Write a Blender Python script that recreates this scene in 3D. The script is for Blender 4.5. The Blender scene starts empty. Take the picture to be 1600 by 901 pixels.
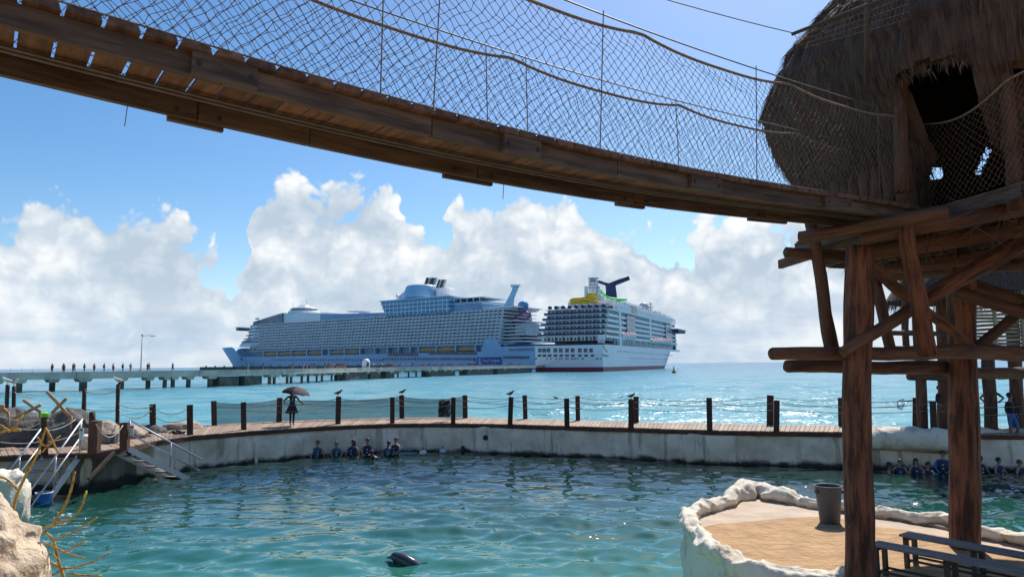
import bpy, bmesh, math, random
import numpy as np
from mathutils import Vector, Matrix, noise
R = math.radians
random.seed(7)
sc = bpy.context.scene
col = sc.collection
# ------------------------------------------------------------------ camera
CAMZ = 4.2
PITCH, ROLL, FPX = 6.15, 0.54, 1100.0
cd = bpy.data.cameras.new('camera'); cam = bpy.data.objects.new('camera', cd); col.objects.link(cam)
cd.sensor_width = 36.0; cd.lens = 36.0 * FPX / 1600.0; cd.clip_start = 0.05; cd.clip_end = 60000
CROT = Matrix.Rotation(R(90 + PITCH), 3, 'X') @ Matrix.Rotation(R(-ROLL), 3, 'Z')
cam.matrix_world = Matrix.Translation((0, 0, CAMZ)) @ CROT.to_4x4()
sc.camera = cam
CP = Vector((0, 0, CAMZ))
# ------------------------------------------------------------------ light
SUN_AZ, SUN_EL = 24.0, 50.0          # degrees; azimuth from +Y towards +X
sd = bpy.data.lights.new('sun', 'SUN'); sun = bpy.data.objects.new('sun', sd); col.objects.link(sun)
sd.energy = 4.2; sd.angle = R(0.53); sd.color = (1.0, 0.955, 0.88)
sdir = Vector((math.sin(R(SUN_AZ)) * math.cos(R(SUN_EL)), math.cos(R(SUN_AZ)) * math.cos(R(SUN_EL)), math.sin(R(SUN_EL))))
sun.rotation_euler = sdir.to_track_quat('Z', 'Y').to_euler(); sun.location = (0, 0, 60)
sc.view_settings.view_transform = 'Standard'; sc.view_settings.look = 'None'
sc.view_settings.exposure = 0.42; sc.view_settings.gamma = 1.0; sc.view_settings.use_curve_mapping = False
sc.cycles.adaptive_threshold = 0.02; sc.cycles.max_bounces = 5; sc.cycles.transparent_max_bounces = 24; sc.cycles.volume_bounces = 0
sc.cycles.sample_clamp_direct = 3.0; sc.cycles.sample_clamp_indirect = 6.0; sc.cycles.caustics_reflective = False; sc.cycles.caustics_refractive = False

def ray(px, py):
    d = Vector(((px - 800) / FPX, (450.5 - py) / FPX, -1.0))
    return (CROT @ d).normalized()
def at_z(px, py, z):
    d = ray(px, py); return CP + d * ((z - CAMZ) / d.z)
def at_y(px, py, y):
    d = ray(px, py); return CP + d * (y / d.y)
def at_pl(px, py, P0, N):
    d = ray(px, py); N = Vector(N); return CP + d * ((Vector(P0) - CP).dot(N) / d.dot(N))

# ------------------------------------------------------------------ world: sky with cumulus
W = bpy.data.worlds.new('World'); sc.world = W; W.use_nodes = True
nt = W.node_tree; nt.nodes.clear()
def nd(t, **k):
    n = nt.nodes.new(t)
    for a, v in k.items(): setattr(n, a, v)
    return n
def plug(sock, v):
    if isinstance(v, bpy.types.NodeSocket): sock.id_data.links.new(v, sock)
    elif v is not None: sock.default_value = v
def mth(op, a, b=None, c=None, clamp=False):
    n = nd('ShaderNodeMath', operation=op, use_clamp=clamp)
    for i, v in enumerate((a, b, c)):
        if v is not None: plug(n.inputs[i], v)
    return n.outputs[0]
def vmth(op, a, b=None):
    n = nd('ShaderNodeVectorMath', operation=op); plug(n.inputs[0], a)
    if b is not None: plug(n.inputs['Scale' if op == 'SCALE' else 1], b)
    return n.outputs[0]
def sstep(x, lo, hi, a=0.0, b=1.0):
    n = nd('ShaderNodeMapRange', interpolation_type='SMOOTHSTEP'); plug(n.inputs[0], x)
    for i, v in zip((1, 2, 3, 4), (lo, hi, a, b)): plug(n.inputs[i], v)
    return n.outputs[0]
def cmix(f, a, b):
    n = nd('ShaderNodeMix', data_type='RGBA'); plug(n.inputs[0], f); plug(n.inputs[6], a); plug(n.inputs[7], b)
    return n.outputs[2]
sky = nd('ShaderNodeTexSky', sky_type='NISHITA', sun_disc=False)
sky.sun_elevation = R(SUN_EL); sky.sun_rotation = R(SUN_AZ); sky.altitude = 5; sky.air_density = 1.0; sky.dust_density = 0.6; sky.ozone_density = 2.2
SKY = 0.105
tc = nd('ShaderNodeTexCoord'); D = tc.outputs['Generated']
sep = nd('ShaderNodeSeparateXYZ'); plug(sep.inputs[0], D)
dx, dy, dz = sep.outputs
az = mth('ARCTAN2', dx, dy)
el = mth('ARCSINE', dz)
# cumulus tops: azimuth/elevation of the cloud bank all round the horizon
tops = [(-40, 345), (40, 322), (90, 300), (150, 288), (195, 318), (245, 312), (300, 350), (330, 395), (356, 440), (376, 420), (392, 330), (404, 275), (450, 268), (500, 285),
        (560, 268), (612, 282), (640, 322), (672, 360), (692, 362), (712, 312), (780, 298), (860, 296), (930, 318), (985, 368), (1040, 362), (1072, 400), (1092, 342), (1150, 322), (1230, 318), (1330, 330), (1500, 345), (1640, 350)]
cpts = []
for px, py in tops:
    d = ray(px, py); cpts.append((math.degrees(math.atan2(d.x, d.y)), math.degrees(math.asin(d.z))))
fc = nd('ShaderNodeFloatCurve'); cv = fc.mapping.curves[0]
allp = [(-45.0, cpts[0][1])] + [c for c in cpts if -44.5 < c[0] < 44.5] + [(45.0, cpts[-1][1])]
for i, (a, e) in enumerate(allp):
    u, v = (a + 45) / 90, e / 24.0
    if i == 0: cv.points[0].location = (u, v)
    elif i == len(allp) - 1: cv.points[len(cv.points) - 1].location = (u, v)
    else: cv.points.new(u, v)
fc.mapping.update()
def tex_noise(vec, scale, detail, rough=0.5, dist=0.0):
    n = nd('ShaderNodeTexNoise'); plug(n.inputs['Vector'], vec)
    n.inputs['Scale'].default_value = scale; n.inputs['Detail'].default_value = detail
    n.inputs['Roughness'].default_value = rough; n.inputs['Distortion'].default_value = dist
    return n
def tex_voro(vec, scale, detail, rough=0.5):
    n = nd('ShaderNodeTexVoronoi', feature='F1'); plug(n.inputs['Vector'], vec)
    n.inputs['Scale'].default_value = scale; n.inputs['Detail'].default_value = detail
    n.inputs['Roughness'].default_value = rough; n.inputs['Lacunarity'].default_value = 2.4
    return n.outputs['Distance']
# the bank of cumulus repeats, mirrored, right round the horizon
warp = tex_noise(D, 17.0, 2.0)
wsep = nd('ShaderNodeSeparateXYZ'); plug(wsep.inputs[0], warp.outputs['Color'])
azw = mth('ADD', az, mth('MULTIPLY', mth('SUBTRACT', wsep.outputs[2], 0.5), R(6.0)))
plug(fc.inputs['Value'], mth('DIVIDE', mth('PINGPONG', mth('ADD', azw, R(45 + 360)), R(90)), R(90)))
H = mth('MULTIPLY_ADD', fc.outputs[0], R(24.0), R(1.6))
wv = vmth('SCALE', vmth('SUBTRACT', warp.outputs['Color'], (0.5, 0.5, 0.5)), 0.055)
def thick(dirv, els, det, nd_):
    bil = mth('SUBTRACT', 0.40, tex_voro(vmth('ADD', dirv, wv), 15.0, det, 0.5))
    fb = tex_noise(dirv, 30.0, nd_, 0.6).outputs['Fac']
    t = mth('MULTIPLY', mth('SUBTRACT', H, els), 1 / R(1.0))
    t = mth('ADD', t, mth('MULTIPLY', bil, 4.2))
    t = mth('ADD', t, mth('MULTIPLY', mth('SUBTRACT', fb, 0.5), 3.0))
    return t, bil, fb
T0, B0, F0 = thick(D, el, 2.0, 6.0)
T1, B1, F1 = thick(vmth('ADD', D, (0.008, 0.0, 0.022)), mth('ADD', el, 0.022), 1.0, 3.0)
alpha = sstep(T0, 0.1, 1.0)
light = mth('MULTIPLY', mth('SUBTRACT', T0, T1), 0.11)
big = tex_noise(vmth('MULTIPLY', D, (1.0, 1.0, 2.2)), 5.2, 4.0, 0.6).outputs['Fac']
depth = sstep(T0, 0.8, 13.0)
shade = mth('ADD', light, mth('MULTIPLY', mth('SUBTRACT', big, 0.5), 2.5))
shade = mth('ADD', shade, mth('MULTIPLY', mth('SUBTRACT', F0, 0.5), 1.1))
shade = mth('ADD', shade, mth('MULTIPLY', B0, 0.75))
shade = mth('SUBTRACT', shade, mth('MULTIPLY', depth, 0.34))
shade = mth('MULTIPLY_ADD', shade, 0.66, 0.57)
cr = nd('ShaderNodeValToRGB'); plug(cr.inputs[0], shade)
e = cr.color_ramp.elements
e[0].position = 0.0; e[0].color = (0.39, 0.47, 0.56, 1)
e[1].position = 0.95; e[1].color = (0.84, 0.84, 0.835, 1)
m = e.new(0.34); m.color = (0.51, 0.575, 0.64, 1)
m = e.new(0.62); m.color = (0.68, 0.71, 0.735, 1)
# lower sky: thin pale stratus in front of the haze
hz = sstep(el, R(0.0), R(8.0), 1.0, 0.0)
st = tex_noise(vmth('MULTIPLY', D, (1.0, 1.0, 5.0)), 5.0, 5.0, 0.55).outputs['Fac']
hzc = cmix(sstep(st, 0.36, 0.62), (0.37, 0.485, 0.62, 1), (0.66, 0.70, 0.735, 1))
hs = nd('ShaderNodeHueSaturation'); hs.inputs['Saturation'].default_value = 1.30; plug(hs.inputs['Color'], sky.outputs[0])
skyc = vmth('SCALE', hs.outputs[0], SKY)
cloudc = cmix(mth('MULTIPLY', hz, 0.62), cr.outputs[0], hzc)
final = cmix(alpha, skyc, cloudc)
below = sstep(el, R(-0.6), R(0.0))
final = cmix(below, (0.30, 0.45, 0.55, 1), final)
bg = nd('ShaderNodeBackground'); plug(bg.inputs[0], final); bg.inputs[1].default_value = 1.0
wo = nd('ShaderNodeOutputWorld'); nt.links.new(bg.outputs[0], wo.inputs[0])
W.cycles.sampling_method = 'MANUAL'; W.cycles.sample_map_resolution = 512
# ------------------------------------------------------------------ helpers
Z = Vector((0, 0, 1))
def V(*a): return Vector(a)
def frame(d, up=Z):
    d = d.normalized()
    if abs(d.dot(up)) > 0.98: up = Vector((0, 1, 0)) if abs(d.y) < 0.9 else Vector((1, 0, 0))
    s = d.cross(up).normalized(); u = s.cross(d).normalized()
    return d, s, u
class MB:
    def __init__(s): s.v = []; s.f = []; s.m = []; s.g = []
    def add(s, vs, fs, m=0, g=None):
        o = len(s.v); s.v += [tuple(v) for v in vs]
        s.g += [tuple(q) for q in (g if g is not None else vs)]
        for k, f in enumerate(fs):
            s.f.append([o + i for i in f]); s.m.append(m[k] if isinstance(m, list) else m)
        return s
    def hexa(s, c, m=0, g=None):
        return s.add(c, [(0, 3, 2, 1), (4, 5, 6, 7), (0, 1, 5, 4), (1, 2, 6, 5), (2, 3, 7, 6), (3, 0, 4, 7)], m, g)
    def box(s, c, size, rz=0.0, m=0):
        c = Vector(c); hx, hy, hz = size[0] / 2, size[1] / 2, size[2] / 2
        cr, sr = math.cos(rz), math.sin(rz)
        loc = [(-hx, -hy, -hz), (hx, -hy, -hz), (hx, hy, -hz), (-hx, hy, -hz), (-hx, -hy, hz), (hx, -hy, hz), (hx, hy, hz), (-hx, hy, hz)]
        return s.hexa([(c.x + x * cr - y * sr, c.y + x * sr + y * cr, c.z + z) for x, y, z in loc], m)
    def beam(s, p0, p1, w, h, up=Z, m=0, cham=0.0):
        p0 = Vector(p0); p1 = Vector(p1); d, sd_, u = frame(p1 - p0, up); L = (p1 - p0).length
        o = random.random() * 60
        if cham <= 0:
            ring = [(-w / 2, -h / 2), (w / 2, -h / 2), (w / 2, h / 2), (-w / 2, h / 2)]
        else:
            c = cham
            ring = [(-w / 2 + c, -h / 2), (w / 2 - c, -h / 2), (w / 2, -h / 2 + c), (w / 2, h / 2 - c), (w / 2 - c, h / 2), (-w / 2 + c, h / 2), (-w / 2, h / 2 - c), (-w / 2, -h / 2 + c)]
        n = len(ring); vs = []; g = []
        for P, a in ((p0, 0), (p1, L)):
            for x, z in ring:
                vs.append(P + sd_ * x + u * z); g.append((x + o, a + o, z))
        fs = [(i, (i + 1) % n, n + (i + 1) % n, n + i) for i in range(n)] + [tuple(range(n - 1, -1, -1)), tuple(range(n, 2 * n))]
        return s.add(vs, fs, m, g)
    def tube(s, pts, rad, n=8, m=0, caps=True, wob=0.0, seed=0.0, flat=1.0):
        pts = [Vector(p) for p in pts]; k = len(pts)
        if not hasattr(rad, '__len__'): rad = [rad] * k
        vs = []; g = []; L = 0; ref = None
        o = seed * 7.3 + (random.random() * 40)
        for i, p in enumerate(pts):
            t = (pts[min(i + 1, k - 1)] - pts[max(i - 1, 0)])
            if t.length < 1e-9: t = Vector((0, 0, 1))
            t.normalize()
            if ref is None: a = frame(t)[1]; b = t.cross(a)
            else:
                a = ref - t * ref.dot(t)
                a = a.normalized() if a.length > 1e-6 else frame(t)[1]
                b = t.cross(a)
            ref = a
            if i: L += (p - pts[i - 1]).length
            for j in range(n):
                th = 2 * math.pi * j / n; r = rad[i]
                if wob: r *= 1 + wob * noise.noise(Vector((math.cos(th) * 1.3, math.sin(th) * 1.3, L * 1.7 / max(rad[0], 0.05) * 0.12 + o)))
                q = p + a * (math.cos(th) * r) + b * (math.sin(th) * r * flat)
                vs.append(q); g.append((math.cos(th) * rad[i] + o, L, math.sin(th) * rad[i]))
        fs = []
        for i in range(k - 1):
            for j in range(n):
                fs.append((i * n + j, i * n + (j + 1) % n, (i + 1) * n + (j + 1) % n, (i + 1) * n + j))
        if caps: fs += [tuple(range(n - 1, -1, -1)), tuple(range((k - 1) * n, k * n))]
        return s.add(vs, fs, m, g)
    def log(s, p0, p1, r0, r1=None, m=0, seed=0.0, seg=None, wob=0.16, bend=0.015, n=12):
        p0 = Vector(p0); p1 = Vector(p1); r1 = r0 if r1 is None else r1
        L = (p1 - p0).length; seg = seg or max(5, int(L / 0.25))
        d, a, b = frame(p1 - p0)
        pts = []; rad = []
        for i in range(seg + 1):
            t = i / seg
            off = a * noise.noise(Vector((t * 2.2, seed, 1.1))) * bend * L + b * noise.noise(Vector((t * 2.2, seed, 7.7))) * bend * L
            pts.append(p0.lerp(p1, t) + off * math.sin(math.pi * t))
            rr_ = r0 + (r1 - r0) * t
            rad.append(rr_ * (1 + 0.07 * noise.noise(Vector((t * L * 1.3, seed * 3.1, 4.4)))))
        return s.tube(pts, rad, n, m, True, wob, seed)
    def lathe(s, prof, n=16, c=(0, 0, 0), m=0, sx=1.0, sy=1.0):
        c = Vector(c); vs = []
        for r, z in prof:
            for j in range(n):
                th = 2 * math.pi * j / n; vs.append((c.x + math.cos(th) * r * sx, c.y + math.sin(th) * r * sy, c.z + z))
        fs = []
        for i in range(len(prof) - 1):
            for j in range(n): fs.append((i * n + j, i * n + (j + 1) % n, (i + 1) * n + (j + 1) % n, (i + 1) * n + j))
        fs.append(tuple(range(n - 1, -1, -1))); k = len(prof) - 1; fs.append(tuple(range(k * n, k * n + n)))
        return s.add(vs, fs, m)
    def prism(s, poly, z0, z1, m=0, mt=None):
        n = len(poly)
        vs = [(p[0], p[1], z0) for p in poly] + [(p[0], p[1], z1) for p in poly]
        fs = [(i, (i + 1) % n, n + (i + 1) % n, n + i) for i in range(n)]
        mm = [m] * n + [m, m if mt is None else mt]
        return s.add(vs, fs + [tuple(range(n - 1, -1, -1)), tuple(range(n, 2 * n))], mm)
    def grid(s, P, m=0, close=False):
        r = len(P); c = len(P[0]); vs = [p for row in P for p in row]; fs = []
        for i in range(r - 1):
            for j in range(c if close else c - 1):
                fs.append((i * c + j, i * c + (j + 1) % c, (i + 1) * c + (j + 1) % c, (i + 1) * c + j))
        return s.add(vs, fs, m)
    def ball(s, c, r, n=10, k=6, m=0, scl=(1, 1, 1)):
        prof = []
        c = Vector(c); vs = []
        for i in range(k + 1):
            ph = math.pi * (0.02 + 0.96 * i / k) - math.pi / 2
            for j in range(n):
                th = 2 * math.pi * j / n
                vs.append(c + Vector((math.cos(ph) * math.cos(th) * r * scl[0], math.cos(ph) * math.sin(th) * r * scl[1], math.sin(ph) * r * scl[2])))
        fs = [(i * n + j, i * n + (j + 1) % n, (i + 1) * n + (j + 1) % n, (i + 1) * n + j) for i in range(k) for j in range(n)]
        fs += [tuple(range(n - 1, -1, -1)), tuple(range(k * n, k * n + n))]
        return s.add(vs, fs, m)
    def mesh(s, name, mats, smooth=False, center=True):
        c = Vector((0, 0, 0))
        if center and s.v:
            a = np.array(s.v); c = Vector(((a.min(0) + a.max(0)) / 2).tolist())
        me = bpy.data.meshes.new(name)
        me.from_pydata([(v[0] - c.x, v[1] - c.y, v[2] - c.z) for v in s.v], [], s.f)
        for m_ in (mats if isinstance(mats, (list, tuple)) else [mats]): me.materials.append(m_)
        me.polygons.foreach_set('material_index', s.m)
        if smooth: me.polygons.foreach_set('use_smooth', [True] * len(s.f))
        at = me.attributes.new('grain', 'FLOAT_VECTOR', 'POINT')
        at.data.foreach_set('vector', [x for g in s.g for x in g])
        me.update(); return me, c
    def build(s, name, mats, parent=None, smooth=False, center=True):
        me, c = s.mesh(name, mats, smooth, center)
        o = bpy.data.objects.new(name, me); col.objects.link(o)
        if parent is not None:
            o.parent = parent; o.location = c - wloc(parent)
        else: o.location = c
        return o
def wloc(o):
    p = Vector(o.location)
    while o.parent: o = o.parent; p += Vector(o.location)
    return p
def tag(o, label=None, cat=None, group=None, kind=None):
    if label: o['label'] = label
    if cat: o['category'] = cat
    if group: o['group'] = group
    if kind: o['kind'] = kind
    return o
def thing(name, label, cat, loc=(0, 0, 0), group=None):
    o = bpy.data.objects.new(name, None); col.objects.link(o); o.location = loc; o.empty_display_size = 0.2
    return tag(o, label, cat, group)
def copy_tree(o, parent=None):
    c = o.copy(); col.objects.link(c); c.parent = parent
    for ch in [x for x in bpy.data.objects if x.parent == o]: copy_tree(ch, c)
    return c
def spline(pts, step=None, n=None):
    pts = [Vector(p) for p in pts]; out = []
    P = [pts[0] * 2 - pts[1]] + pts + [pts[-1] * 2 - pts[-2]]
    for i in range(1, len(P) - 2):
        for k in range(12):
            t = k / 12; a, b, c, d = P[i - 1], P[i], P[i + 1], P[i + 2]
            out.append(0.5 * ((2 * b) + (c - a) * t + (2 * a - 5 * b + 4 * c - d) * t * t + (3 * b - a - 3 * c + d) * t ** 3))
    out.append(pts[-1])
    L = [0]
    for i in range(1, len(out)): L.append(L[-1] + (out[i] - out[i - 1]).length)
    if n is None: n = max(2, int(L[-1] / step))
    res = []; j = 0
    for i in range(n + 1):
        s = L[-1] * i / n
        while j < len(L) - 2 and L[j + 1] < s: j += 1
        f = (s - L[j]) / max(1e-9, L[j + 1] - L[j]); res.append(out[j].lerp(out[j + 1], f))
    return res
def sag(p0, p1, drop, n=10):
    p0 = Vector(p0); p1 = Vector(p1)
    return [p0.lerp(p1, i / n) - Z * (drop * 4 * (i / n) * (1 - i / n)) for i in range(n + 1)]
# ------------------------------------------------------------------ materials
MATS = {}
def newmat(name):
    m = bpy.data.materials.new(name); m.use_nodes = True; t = m.node_tree; t.nodes.clear()
    o = t.nodes.new('ShaderNodeOutputMaterial'); b = t.nodes.new('ShaderNodeBsdfPrincipled'); t.links.new(b.outputs[0], o.inputs[0])
    MATS[name] = m; return m, t, b
def c4(c): return (c[0], c[1], c[2], 1)
def mat(name, c, rough=0.6, var=0.25, scale=6.0, bump=0.0, metal=0.0, coord='grain', stretch=(1, 1, 1), c2=None, detail=5.0, objvar=0.0, spec=0.5, lo=0.35, hi=0.65, bdist=0.02, bscale=None, trans=0.0):
    m, t, b = newmat(name); n = t.nodes.new; L = t.links.new
    if coord == 'grain':
        a = n('ShaderNodeAttribute'); a.attribute_name = 'grain'; vec = a.outputs['Vector']
    elif coord == 'obj': vec = n('ShaderNodeTexCoord').outputs['Object']
    else: vec = n('ShaderNodeNewGeometry').outputs['Position']
    mp = n('ShaderNodeMapping'); L(vec, mp.inputs[0]); mp.inputs['Scale'].default_value = stretch
    nz = n('ShaderNodeTexNoise'); L(mp.outputs[0], nz.inputs['Vector']); nz.inputs['Scale'].default_value = scale; nz.inputs['Detail'].default_value = detail; nz.inputs['Roughness'].default_value = 0.62
    cr_ = n('ShaderNodeValToRGB'); L(nz.outputs['Fac'], cr_.inputs[0])
    e = cr_.color_ramp.elements
    e[0].position = lo; e[1].position = hi
    e[0].color = c4(c2) if c2 else c4([x * (1 - var) for x in c]); e[1].color = c4([min(1, x * (1 + var * 0.6)) for x in c] if not c2 else c)
    out = cr_.outputs[0]
    if objvar:
        oi = n('ShaderNodeObjectInfo'); hs = n('ShaderNodeHueSaturation'); mr = n('ShaderNodeMapRange')
        L(oi.outputs['Random'], mr.inputs[0]); mr.inputs[3].default_value = 1 - objvar; mr.inputs[4].default_value = 1 + objvar
        L(mr.outputs[0], hs.inputs['Value']); L(out, hs.inputs['Color']); out = hs.outputs[0]
    L(out, b.inputs['Base Color'])
    b.inputs['Roughness'].default_value = rough; b.inputs['Metallic'].default_value = metal; b.inputs['Specular IOR Level'].default_value = spec
    if bump:
        src = nz.outputs['Fac']
        if bscale:
            n2 = n('ShaderNodeTexNoise'); L(mp.outputs[0], n2.inputs['Vector']); n2.inputs['Scale'].default_value = bscale; n2.inputs['Detail'].default_value = 6; src = n2.outputs['Fac']
        bp = n('ShaderNodeBump'); L(src, bp.inputs['Height']); bp.inputs['Strength'].default_value = bump; bp.inputs['Distance'].default_value = bdist
        L(bp.outputs[0], b.inputs['Normal'])
    return m
M = {}
M['bridge'] = mat('bridge_timber', (0.115, 0.086, 0.068), 0.8, c2=(0.036, 0.025, 0.020), scale=2.2, stretch=(9, 0.8, 9), bump=0.5, objvar=0.2)
M['plank'] = mat('bridge_plank', (0.175, 0.100, 0.062), 0.8, c2=(0.066, 0.034, 0.021), scale=2.5, stretch=(8, 0.9, 8), bump=0.4, objvar=0.3)
M['logred'] = mat('tower_log', (0.20, 0.075, 0.036), 0.85, c2=(0.045, 0.016, 0.009), scale=3.4, stretch=(4.0, 0.5, 4.0), bump=1.0, objvar=0.15, bdist=0.06, bscale=5, detail=9, lo=0.40, hi=0.60)
M['logdark'] = mat('beam_log', (0.155, 0.070, 0.037), 0.8, c2=(0.048, 0.021, 0.012), scale=2.6, stretch=(5, 0.6, 5), bump=0.9, objvar=0.25, bdist=0.03)
M['post'] = mat('deck_post', (0.07, 0.034, 0.022), 0.8, c2=(0.028, 0.015, 0.011), scale=3, stretch=(6, 0.8, 6), bump=0.5, objvar=0.2)
M['rust'] = mat('rust_post', (0.16, 0.062, 0.032), 0.8, c2=(0.06, 0.025, 0.015), scale=3, stretch=(6, 0.8, 6), bump=0.5, objvar=0.2)
M['deck'] = mat('deck_board', (0.40, 0.28, 0.195), 0.75, c2=(0.24, 0.15, 0.10), scale=2.2, stretch=(8, 0.9, 8), bump=0.3, objvar=0.22)
M['fascia'] = mat('deck_fascia', (0.13, 0.055, 0.032), 0.8, c2=(0.05, 0.022, 0.014), scale=2, stretch=(1, 1, 1), coord='pos', bump=0.4)
M['rope'] = mat('rope_fibre', (0.30, 0.25, 0.19), 0.9, c2=(0.15, 0.12, 0.09), scale=40, bump=0.6)
M['ropepale'] = mat('pale_rope', (0.62, 0.57, 0.49), 0.9, c2=(0.4, 0.36, 0.3), scale=40, bump=0.6)
M['cord'] = mat('net_cord', (0.19, 0.14, 0.10), 0.9, c2=(0.10, 0.074, 0.054), scale=14)
M['steelwire'] = mat('dark_cable', (0.10, 0.10, 0.11), 0.6, scale=9)
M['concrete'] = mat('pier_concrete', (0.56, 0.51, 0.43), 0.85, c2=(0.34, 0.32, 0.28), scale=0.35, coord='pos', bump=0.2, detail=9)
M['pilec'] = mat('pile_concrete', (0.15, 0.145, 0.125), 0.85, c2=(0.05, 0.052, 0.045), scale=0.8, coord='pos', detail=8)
M['white'] = mat('white_plaster', (0.74, 0.655, 0.53), 0.9, c2=(0.38, 0.30, 0.205), scale=2.2, coord='pos', bump=0.8, bdist=0.035, bscale=11, detail=10, lo=0.26, hi=0.5)
M['sand'] = mat('tan_sand', (0.52, 0.32, 0.155), 0.95, c2=(0.36, 0.21, 0.10), scale=2.4, coord='pos', bump=1.0, bdist=0.07, bscale=7, detail=12)
M['paving'] = mat('pink_paving', (0.58, 0.455, 0.345), 0.9, c2=(0.44, 0.33, 0.235), scale=2.0, coord='pos', bump=0.4, bscale=30, detail=9)
M['steel'] = mat('galvanised_rail', (0.56, 0.57, 0.58), 0.35, 0.12, scale=9, metal=0.75)
M['rock'] = mat('limestone', (0.62, 0.49, 0.35), 0.95, c2=(0.26, 0.185, 0.12), scale=2.6, coord='pos', bump=1.0, bdist=0.12, bscale=5, detail=10, lo=0.28, hi=0.52)
M['rockdark'] = mat('dark_boulder', (0.16, 0.145, 0.13), 0.95, c2=(0.055, 0.05, 0.048), scale=1.6, coord='pos', bump=0.9, bdist=0.12, bscale=4, detail=10)
M['rockpale'] = mat('pale_boulder', (0.50, 0.40, 0.31), 0.95, c2=(0.22, 0.17, 0.13), scale=2.0, coord='pos', bump=0.9, bdist=0.1, bscale=4, detail=9)
M['thatch'] = mat('palm_thatch', (0.115, 0.078, 0.062), 0.95, c2=(0.034, 0.022, 0.018), scale=2.2, stretch=(9, 1.1, 9), bump=1.0, bdist=0.05, detail=6)
M['straw'] = mat('straw', (0.125, 0.087, 0.068), 0.95, c2=(0.042, 0.028, 0.022), scale=3, objvar=0.1)
M['dark'] = mat('dark_interior', (0.11, 0.076, 0.056), 0.9, scale=3)
M['stick'] = mat('pale_stick', (0.42, 0.36, 0.29), 0.9, c2=(0.24, 0.19, 0.15), scale=2, stretch=(5, 1, 5), bump=0.5, objvar=0.25)
M['bench'] = mat('bench_slat', (0.26, 0.225, 0.20), 0.7, c2=(0.14, 0.115, 0.10), scale=2.2, stretch=(9, 0.9, 9), bump=0.3)
M['benchleg'] = mat('bench_leg', (0.075, 0.055, 0.045), 0.7, scale=3, stretch=(6, 1, 6))
M['bucket'] = mat('grey_plastic', (0.058, 0.064, 0.078), 0.5, 0.15, scale=3)
M['stalk'] = mat('yellow_stalk', (0.46, 0.28, 0.04), 0.7, c2=(0.13, 0.06, 0.015), scale=9, stretch=(3, 2.2, 3), bump=0.5, lo=0.3, hi=0.55, bdist=0.01)
M['stalktip'] = mat('green_tip', (0.42, 0.50, 0.05), 0.6, scale=4)
M['crosswood'] = mat('dry_stick', (0.47, 0.30, 0.17), 0.85, c2=(0.27, 0.15, 0.08), scale=3, stretch=(5, 1, 5))
M['lime'] = mat('lime_paint', (0.22, 0.62, 0.03), 0.6, scale=4)
M['blue'] = mat('blue_plastic', (0.03, 0.18, 0.52), 0.45, scale=4)
M['bluecloth'] = mat('blue_cloth', (0.03, 0.15, 0.48), 0.85, scale=12)
M['black'] = mat('black_rubber', (0.018, 0.018, 0.02), 0.7, scale=5)
M['navycloth'] = mat('navy_cloth', (0.022, 0.032, 0.075), 0.85, scale=12)
M['blackcloth'] = mat('black_cloth', (0.02, 0.02, 0.024), 0.9, scale=12)
M['tealcloth'] = mat('teal_vest', (0.03, 0.17, 0.24), 0.75, c2=(0.015, 0.05, 0.10), scale=9)
M['vestblue'] = mat('blue_vest', (0.022, 0.05, 0.13), 0.75, c2=(0.012, 0.02, 0.05), scale=9)
M['whitecloth'] = mat('white_cloth', (0.72, 0.72, 0.72), 0.85, 0.1, scale=12)
M['redcloth'] = mat('red_cloth', (0.42, 0.07, 0.06), 0.85, scale=12)
M['pinkcloth'] = mat('pink_cloth', (0.62, 0.30, 0.28), 0.85, scale=12)
M['greycloth'] = mat('grey_cloth', (0.22, 0.22, 0.23), 0.85, scale=12)
M['khaki'] = mat('khaki_cloth', (0.30, 0.24, 0.16), 0.85, scale=12)
M['skin'] = mat('skin_tan', (0.42, 0.23, 0.15), 0.55, 0.12, scale=8)
M['skin2'] = mat('skin_brown', (0.22, 0.11, 0.07), 0.55, 0.12, scale=8)
M['hairdark'] = mat('dark_hair', (0.025, 0.016, 0.012), 0.6, scale=20, stretch=(1, 1, 0.3))
M['hairbrown'] = mat('brown_hair', (0.13, 0.065, 0.03), 0.6, scale=20)
M['dolphin'] = mat('dolphin_skin', (0.048, 0.055, 0.066), 0.12, 0.3, scale=2, coord='obj')
M['buoywhite'] = mat('white_foam', (0.74, 0.72, 0.68), 0.7, 0.12, scale=4)
M['gull'] = mat('gull_feather', (0.10, 0.085, 0.075), 0.8, scale=12)
M['gullwhite'] = mat('white_feather', (0.72, 0.71, 0.69), 0.8, 0.08, scale=12)
M['yellowp'] = mat('yellow_paint', (0.55, 0.42, 0.05), 0.5, scale=3)
M['shipwhite'] = mat('ship_white', (0.78, 0.79, 0.80), 0.45, 0.06, scale=0.05, coord='pos')
M['shipblue'] = mat('pale_blue_hull', (0.31, 0.51, 0.71), 0.45, 0.08, scale=0.04, coord='pos')
M['shipgrey'] = mat('ship_grey', (0.44, 0.46, 0.48), 0.5, 0.12, scale=0.1, coord='pos')
M['glassblue'] = mat('blue_glass', (0.10, 0.28, 0.50), 0.12, 0.2, scale=0.12, coord='pos')
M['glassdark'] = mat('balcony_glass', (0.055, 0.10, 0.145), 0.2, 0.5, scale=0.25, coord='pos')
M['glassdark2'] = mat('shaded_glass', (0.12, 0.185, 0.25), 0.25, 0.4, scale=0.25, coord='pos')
M['railglass'] = mat('rail_glass', (0.21, 0.30, 0.37), 0.25, 0.3, scale=0.12, coord='pos')
M['shipnavy'] = mat('navy_paint', (0.016, 0.032, 0.105), 0.6, 0.1, scale=0.2, coord='pos')
M['shipred'] = mat('red_boot_topping', (0.22, 0.03, 0.05), 0.5, 0.2, scale=0.2, coord='pos')
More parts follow.
